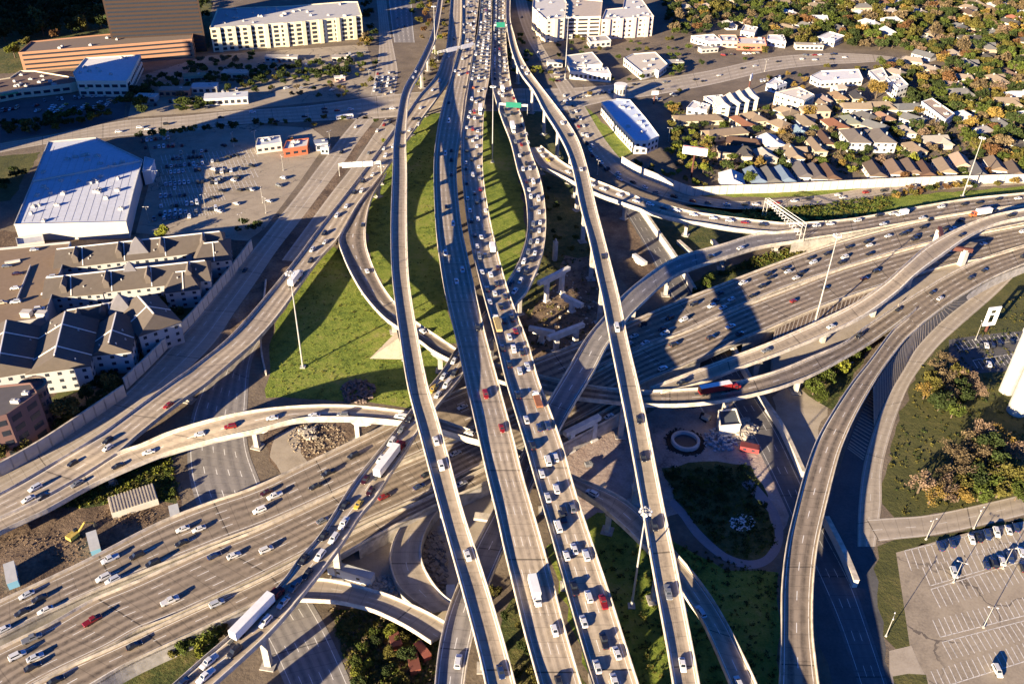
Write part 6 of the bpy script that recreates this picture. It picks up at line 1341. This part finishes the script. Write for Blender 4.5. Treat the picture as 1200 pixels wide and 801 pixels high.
for x, y, r, c, k in ((1029, 104, 8.5, 'gold', 'med'), (948, 130, 6.2, 'gold', 'med'), (1041, 118, 5, 'lime', 'light'), (1131, 128, 4.5, 'rust', 'light'), (1071, 172, 3.6, 'rust', 'light'), (879, 208, 5, 'green', 'med'), (814, 214, 3.2, 'lime', 'med'), (986, 171, 5.2, 'green', 'med'), (962, 189, 4.6, 'green', 'med'), (992, 187, 4.2, 'green', 'med'), (921, 163, 6, 'bare', 'bare'), (1095, 146, 5.5, 'bare', 'bare'), (1168, 102, 8, 'pink', 'bare'), (1146, 107, 5, 'gold', 'light'), (1015, 187, 4, 'green', 'light'), (1082, 150, 4.6, 'pink', 'bare'),
    (691, 110, 2.6, 'gold', 'light'), (748, 158, 2.6, 'lime', 'light'), (130, 22, 7, 'gold', 'med'), (66, 40, 6, 'rust', 'light'), (15, 58, 7.5, 'lime', 'med'), (30, 50, 5.5, 'olive', 'med')):
    tree(x, y, r, c, 'standing out', k)
for i, x in enumerate(range(806, 872, 13)): pass
scatter('-20 -20 128 -20 120 34 40 46 18 44 -20 60', 150, 6, 10, ['dark']*6+['olive'], 'in the dark wood at the top left corner', 10)
scatter('228 -20 262 -20 246 30 240 60 232 60 230 10', 10, 4, 6, ['dark', 'dark', 'rust'], 'between the dark tower and the cream apartments', 11)
scatter('140 104 175 100 180 128 165 140 140 136', 9, 4, 6.5, ['dark', 'olive', 'green'], 'at the corner of the dark lot', 12, 'med')
scatter('4 150 125 128 132 140 60 156 4 160', 32, 3.2, 4.8, ['olive', 'dark', 'green'], 'along the edge of the dark lot', 13, 'med')
scatter('300 86 424 68 426 82 400 96 296 102', 44, 3.2, 4.8, ['dark', 'dark', 'green'], 'in the hedge row below the cream apartments', 14, 'med')
scatter('286 62 300 58 300 112 286 112', 7, 3, 4.4, ['dark', 'green'], 'at the left end of the hedge row', 15, 'med')
scatter('150 92 285 66 290 108 215 116 160 118', 60, 2.4, 4.4, ['dark', 'green', 'olive', 'bare'], 'dotted through the yard by the white office', 45)
scatter('305 88 440 74 440 112 300 124', 26, 2.0, 3.6, ['olive', 'green', 'bare'], 'around the bare lot', 46)
scatter('640 40 800 44 800 110 640 112', 26, 2.0, 3.6, ['dark', 'green', 'olive'], 'between the shops right of the highway', 47)
scatter('300 150 330 140 445 120 445 134 330 158', 10, 1.8, 3, ['olive', 'green'], 'along the cross street near the restaurant', 48)
scatter('208 122 286 114 290 120 208 134', 20, 2.6, 3.6, ['dark', 'green'], 'along the road right of the yard', 16)
scatter('380 45 432 42 432 56 380 58', 8, 2.8, 4, ['gold', 'olive', 'bare'], 'at the foot of the cream apartments', 17)
scatter('250 53 380 47 380 56 252 62', 12, 1.8, 2.8, ['olive', 'green'], 'small, at the foot of the cream apartments', 18)
scatter('425 -10 450 -10 444 50 432 56 426 40', 10, 4, 6, ['dark'], 'in the shaded gap beside the side street', 19)
scatter('472 -10 497 -10 492 20 482 34 478 20', 7, 4, 5.5, ['dark', 'green'], 'in the shaded wood above the side street', 20)
scatter('498 -10 514 -10 500 44 488 70 482 66 486 36', 16, 3, 4.6, ['bare', 'gold', 'rust', 'olive'], 'autumn coloured, left of the thin flyover', 21, 'med')
scatter('520 -10 530 -10 524 44 512 60 508 50', 10, 2.6, 3.6, ['olive', 'gold', 'lime'], 'in the line between thin flyover and far lanes', 22, 'med')
scatter('500 64 514 66 508 84 496 100 488 108 486 98', 9, 2.8, 4.4, ['lime', 'olive', 'bare'], 'below the mast left of the sign gantry', 23, 'med')
scatter('590 52 600 56 612 82 616 92 602 98 594 80', 9, 2.8, 4, ['olive', 'lime', 'dark'], 'between packed ramp and right flyover', 24, 'med')
scatter('606 44 612 44 636 88 630 96 616 76', 12, 2.4, 3.4, ['green', 'olive', 'lime'], 'in the hedge right of the tall flyover', 25, 'med')
scatter('612 -10 625 -10 628 34 616 34', 6, 2.6, 4, ['lime', 'gold', 'olive'], 'beside the pale apartment block', 26)
scatter('740 92 800 82 800 90 745 100', 6, 2.6, 3.8, ['dark', 'green'], 'in front of the tan flat building', 27, 'med')
scatter('1045 206 1110 200 1200 196 1230 200 1230 212 1200 216 1110 224 1050 236 1044 232', 34, 2.4, 4, ['green', 'olive', 'gold', 'dark', 'rust'], 'in the hedge along the upper right frontage road', 28, 'med', .6)
scatter('722 186 770 196 826 214 830 222 775 208 730 196', 14, 1.8, 2.8, ['lime', 'gold', 'olive'], 'in the strip behind the sound wall bend', 29, 'med')
scatter('810 338 832 318 836 330 818 348', 3, 3.4, 4, ['green'], 'beside the wall end under the curved flyover', 30, 'med')
scatter('160 138 262 128 272 140 262 146 165 152', 0, 3, 4, ['dark'], '', 31)
for i, x in enumerate((163, 178, 190, 202, 214, 227, 242, 257, 274)): tree(x, 158-(x-163)*.1, 3.4+(i % 3)*.5, ('dark', 'dark', 'lime', 'olive', 'olive', 'green', 'dark', 'dark', 'dark')[i], 'in the row along the top of the big lot', 'med')
for x, y, r, c in ((300, 143, 3.6, 'dark'), (305, 166, 3.6, 'green'), (316, 168, 3.4, 'green'), (274, 166, 3, 'dark'), (340, 165, 3, 'rust'), (450, 165, 2.2, 'lime'), (441, 142, 2.4, 'green')): tree(x, y, r, c, 'near the restaurant and crossing', 'med')
for x, y, r, c in ((72, 312, 3.6, 'green'), (96, 309, 3, 'olive'), (140, 344, 3.2, 'olive'), (150, 343, 3, 'lime'), (52, 345, 3.4, 'olive'), (222, 342, 3.6, 'dark'), (236, 338, 3.4, 'dark'), (208, 300, 4, 'lime'), (120, 345, 3, 'green'), (96, 392, 3, 'dark'), (104, 400, 3.2, 'olive')): tree(x, y, r, c, 'in the courts between the apartment wings', 'med')
AP = 'among the apartment blocks at left'
for x, y, r, c, k in ((84, 314, 3.4, 'green', 'med'), (104, 314, 2.8, 'olive', 'med'), (124, 311, 3.4, 'gold', 'med'), (86, 349, 4.4, 'lime', 'med'), (110, 347, 4.2, 'lime', 'med'), (66, 353, 3.8, 'gold', 'med'), (190, 272, 4.2, 'lime', 'med'), (217, 301, 4, 'lime', 'med'), (233, 297, 4.8, 'olive', 'med'), (170, 342, 2.8, 'lime', 'med'), (182, 340, 3.6, 'olive', 'med'), (195, 352, 4, 'dark', 'med'), (204, 366, 4.2, 'dark', 'med'), (28, 412, 2.8, 'gold', 'med'), (40, 400, 3.4, 'bare', 'bare'), (36, 428, 3, 'olive', 'med'), (100, 416, 3.4, 'bare', 'bare'), (108, 430, 3.4, 'dark', 'med'), (78, 478, 6.2, 'gold', 'med'), (101, 458, 3.6, 'olive', 'med'), (128, 446, 4, 'gold', 'med'), (12, 512, 6, 'gold', 'med'), (-2, 528, 5, 'olive', 'med'), (26, 520, 4.5, 'olive', 'med')): tree(x, y, r, c, AP, k)
scatter('110 440 150 420 200 370 250 320 262 318 244 350 196 398 142 445 100 470', 26, 2.2, 3.8, ['dark', 'dark', 'olive'], 'on the shaded bank above the sound wall', 32, 'med', .7)
scatter('60 500 100 480 140 450 140 462 90 494 30 530', 12, 2, 3.4, ['dark', 'olive'], 'on the shaded bank behind the lower sound wall', 33, 'med')
scatter('268 262 300 258 306 268 280 280', 4, 2.4, 3.4, ['dark'], 'at the end of the first apartment row', 34, 'med')
scatter('0 208 30 196 34 206 14 240 0 246', 6, 2.5, 4, ['dark', 'olive'], 'left of the white roofed store', 35)
# right side groves
for x, y, r, c, k in ((955, 452, 5, 'green', 'med'), (970, 440, 5, 'green', 'med'), (984, 428, 4.6, 'lime', 'med'), (975, 425, 3.4, 'gold', 'med'), (999, 416, 4, 'green', 'med'), (962, 464, 3.6, 'green', 'med'), (1013, 408, 3, 'green', 'light'),
    (1110, 420, 4.4, 'bare', 'bare'), (1092, 440, 4.8, 'olive', 'med'), (1112, 442, 5.4, 'bare', 'bare'), (1085, 458, 4.6, 'gold', 'bare'), (1104, 468, 6.4, 'dark', 'med'), (1126, 452, 4.6, 'dark', 'med'), (1136, 442, 4.6, 'pink', 'bare'), (1146, 458, 5, 'pink', 'bare'), (1118, 480, 4.6, 'green', 'med'),
    (1098, 428, 4.6, 'bare', 'bare'), (1122, 436, 4.8, 'olive', 'med'), (1130, 462, 5, 'dark', 'med'), (1118, 458, 5, 'bare', 'bare'), (1096, 452, 5, 'olive', 'med'), (1140, 516, 5.5, 'bare', 'bare'), (1160, 524, 6, 'dark', 'med'), (1178, 542, 6, 'dark', 'med'), (1148, 560, 6, 'dark', 'med'), (1166, 564, 5.5, 'green', 'med'), (1132, 566, 5, 'olive', 'med'), (1100, 566, 5, 'bare', 'bare'), (1150, 505, 5.6, 'pink', 'bare'), (1172, 512, 6, 'gold', 'bare'), (1190, 528, 5, 'pink', 'bare'), (1120, 530, 6, 'bare', 'bare'), (1146, 530, 6, 'bare', 'bare'), (1134, 552, 6, 'bare', 'bare'), (1160, 550, 6.4, 'olive', 'bare'), (1186, 556, 6, 'olive', 'med'), (1080, 565, 5.8, 'pink', 'bare'), (1092, 580, 4.8, 'gold', 'bare'), (1108, 556, 4.8, 'bare', 'bare'), (1112, 574, 5.4, 'pink', 'bare'), (1126, 578, 4.4, 'gold', 'med'), (1150, 576, 5, 'green', 'med'), (1172, 572, 5, 'olive', 'med'), (1194, 576, 4.6, 'green', 'med')):
    tree(x, y, r, c, 'in the grove right of the curved flyover' if x > 1050 else 'in the clump beside the curved flyover', k)
for x, y, r, c in ((215, 752, 4, 'green'), (228, 748, 4, 'green'), (246, 742, 4.2, 'green'), (238, 758, 4, 'lime'), (262, 738, 3.2, 'gold'), (205, 762, 2.8, 'olive'), (252, 756, 3, 'green')): tree(x, y, r, c, 'in the clump left of the packed ramp, bottom left', 'med')
scatter('180 528 200 524 212 575 205 590 190 560', 8, 1.4, 2.2, ['lime', 'green'], 'low, beside the ribbed shed', 36)
scatter('398 740 470 740 505 800 480 830 425 830', 22, 1.6, 3.2, ['olive', 'green', 'dark', 'lime'], 'on the weedy bank at the bottom', 37, 'med')
scatter('575 690 640 760 650 830 600 830', 12, 1.6, 2.8, ['dark', 'olive'], 'on the ground under the wide flyover', 38)
scatter('775 560 840 545 895 590 905 640 870 652 800 600', 8, 1.6, 2.6, ['dark', 'green'], 'in the dark weedy field', 39)
scatter('612 210 632 205 690 290 640 310 622 300', 22, 1.6, 3.0, ['dark', 'green', 'olive'], 'on the dark slope between packed ramp and flyover', 40, 'light', .7)
# nearest 290 as things with trunk and crown, the rest as one far wood
TREES.sort(key=lambda t: (t['p']-Vector((0, 0, CAMH))).length/t['r'])
def pix(p):
    v = p-Vector((0, 0, CAMH)); k = FPX/v.dot(AF); return 600+v.dot(RIGHT)*k, 400.5+v.dot(DOWN)*k
groups = {}
for t in TREES[:290]:
    sz = 'small ' if t['r'] < 3 else ('big ' if t['r'] > 6 else ''); groups.setdefault(sz + CT[t['col']][0] + ' tree ' + t['where'], []).append(t)
rr = random.Random(99); i = 0
for b, L in groups.items():
    L.sort(key=lambda t: pix(t['p'])[0])
    for j, t in enumerate(L):
        lab = b
        if len(L) > 1: lab += ', ' + ('leftmost such one' if j == 0 else (ORD[j] if j < 20 else '%dth' % (j+1)) + ' from left')
        i += 1; p = t['p']; r = t['r']; h = t['h']; c = CT[t['col']][1]; k = rr.uniform(.75, 1.3); c = tuple(x*k for x in c)
        e = empty('tree', (p.x, p.y, t['z']), label=lab, cat='tree', group='trees ' + t['where'])
        tk = link('trunk', TRK, e); tk.scale = (r*1.3, r*1.3, h*.95)
        o = link('crown', tmesh(t['kind'], i), e, (0, 0, h*.95-r*.55), rr.uniform(0, 6.28), c); q = rr.uniform(.85, 1.15); o.scale = (r*q, r/q, r*rr.uniform(.85, 1.1))
big = {}
for t in TREES[290:]:
    mb = big.setdefault(t['col'], MB()); src = LIGHT[i % 8]; i += 1; r = t['r']; p = t['p']; a = rr.uniform(0, 6.28); c_, s_ = math.cos(a), math.sin(a); n = len(mb.v); z = t['h']*.95-r*.5
    mb.v += [(p.x+(x*c_-y*s_)*r, p.y+(x*s_+y*c_)*r, z+w_*r*.85) for x, y, w_ in src.v]; mb.f += [tuple(n+k for k in f) for f in src.f]; mb.m += src.m; mb.uv += src.uv
w_ = MB(); cols = list(big)
def fixedleaf(c):
    mt = leafmat('far_foliage'); t = mt.node_tree; n = [x for x in t.nodes if x.type == 'VECT_MATH'][0]
    for l in list(n.inputs[0].links): t.links.remove(l)
    n.inputs[0].default_value = c; return mt
for q, c in enumerate(cols):
    n = len(w_.v); w_.v += big[c].v; w_.f += [tuple(n+k for k in f) for f in big[c].f]; w_.m += [q]*len(big[c].f); w_.uv += big[c].uv
if cols: tag(w_.build('far_wood', [fixedleaf(CT[c][1]) for c in cols]), 'mass of far trees in the upper part of the picture', 'trees', kind='stuff')
# scrub and undergrowth
def scrub(s, n, r0, r1, cols, label, seed, z=0):
    poly = pxpoly(s); rr = random.Random(seed); xs = [p.x for p in poly]; ys = [p.y for p in poly]; mb = MB(); k = 0; tr = 0
    while k < n and tr < n*30:
        tr += 1; x, y = rr.uniform(min(xs), max(xs)), rr.uniform(min(ys), max(ys))
        if not inpoly((x, y), poly) or blocked(x, y, .5): continue
        k += 1; r = rr.uniform(r0, r1)
        for q in range(14):
            p = Vector((x+rr.gauss(0, r*.5), y+rr.gauss(0, r*.5), abs(rr.gauss(0, r*.4))+.1)); d = Vector((rr.gauss(0, 1), rr.gauss(0, 1), rr.gauss(0, 1)+.6)).normalized(); e = d.orthogonal().normalized(); f = d.cross(e); w_ = r*.34*rr.uniform(.6, 1.4)
            mb.quad(p-e*w_, p-f*w_, p+e*w_, p+f*w_, rr.randrange(len(cols)) if q == 0 else mb.m[-1])
    tag(mb.build('scrub', [fixedleaf(CT[c][1]) for c in cols]), label, 'scrub', kind='stuff')
scrub('316 465 316 420 345 345 388 290 430 350 500 420 480 475', 700, .2, .5, ['lime', 'lime', 'olive'], 'tufts in the bright green triangle', 1)
scrub('440 215 500 133 512 200 515 300 530 395 500 380 440 310 430 250', 400, .25, .6, ['lime', 'green'], 'tufts in the shaded grass between the flyovers', 2)
scrub('388 715 480 725 515 745 510 830 420 830', 700, .4, 1.2, ['olive', 'green', 'bare'], 'undergrowth on the weedy bank at the bottom', 3)
scrub('690 640 800 640 912 670 912 830 700 830', 700, .3, .9, ['dark', 'green', 'olive'], 'tufts on the shaded field at the bottom', 4)
scrub('775 548 880 545 912 640 860 655 800 600', 500, .4, 1.1, ['dark', 'green'], 'undergrowth in the dark weedy field', 5)
scrub('60 598 140 555 200 530 210 585 160 585', 500, .4, 1.0, ['lime', 'green', 'olive'], 'weeds beside the ribbed shed', 6)
scrub('1048 606 1040 550 1078 432 1225 320 1225 580', 700, .3, .8, ['olive', 'dark', 'olive'], 'tufts over the olive field at right', 7)
scrub('870 246 1045 230 1045 246 1000 256 940 262 872 258', 500, .6, 1.4, ['green', 'green', 'olive'], 'dense low hedge between frontage road and freeway', 8)
scrub('620 300 690 290 700 330 690 390 640 440 610 400', 260, .4, 1.0, ['olive', 'bare'], 'weeds among the unfinished piers', 9)
scrub('780 126 1120 126 1225 205 1000 206 830 214', 1100, .6, 1.6, ['green', 'dark', 'olive', 'bare'], 'garden shrubs among the right hand houses', 10)
scrub('820 330 905 308 962 288 955 284 880 303', 300, .6, 1.3, ['green', 'olive'], 'low hedge between curved flyover and freeway', 11)
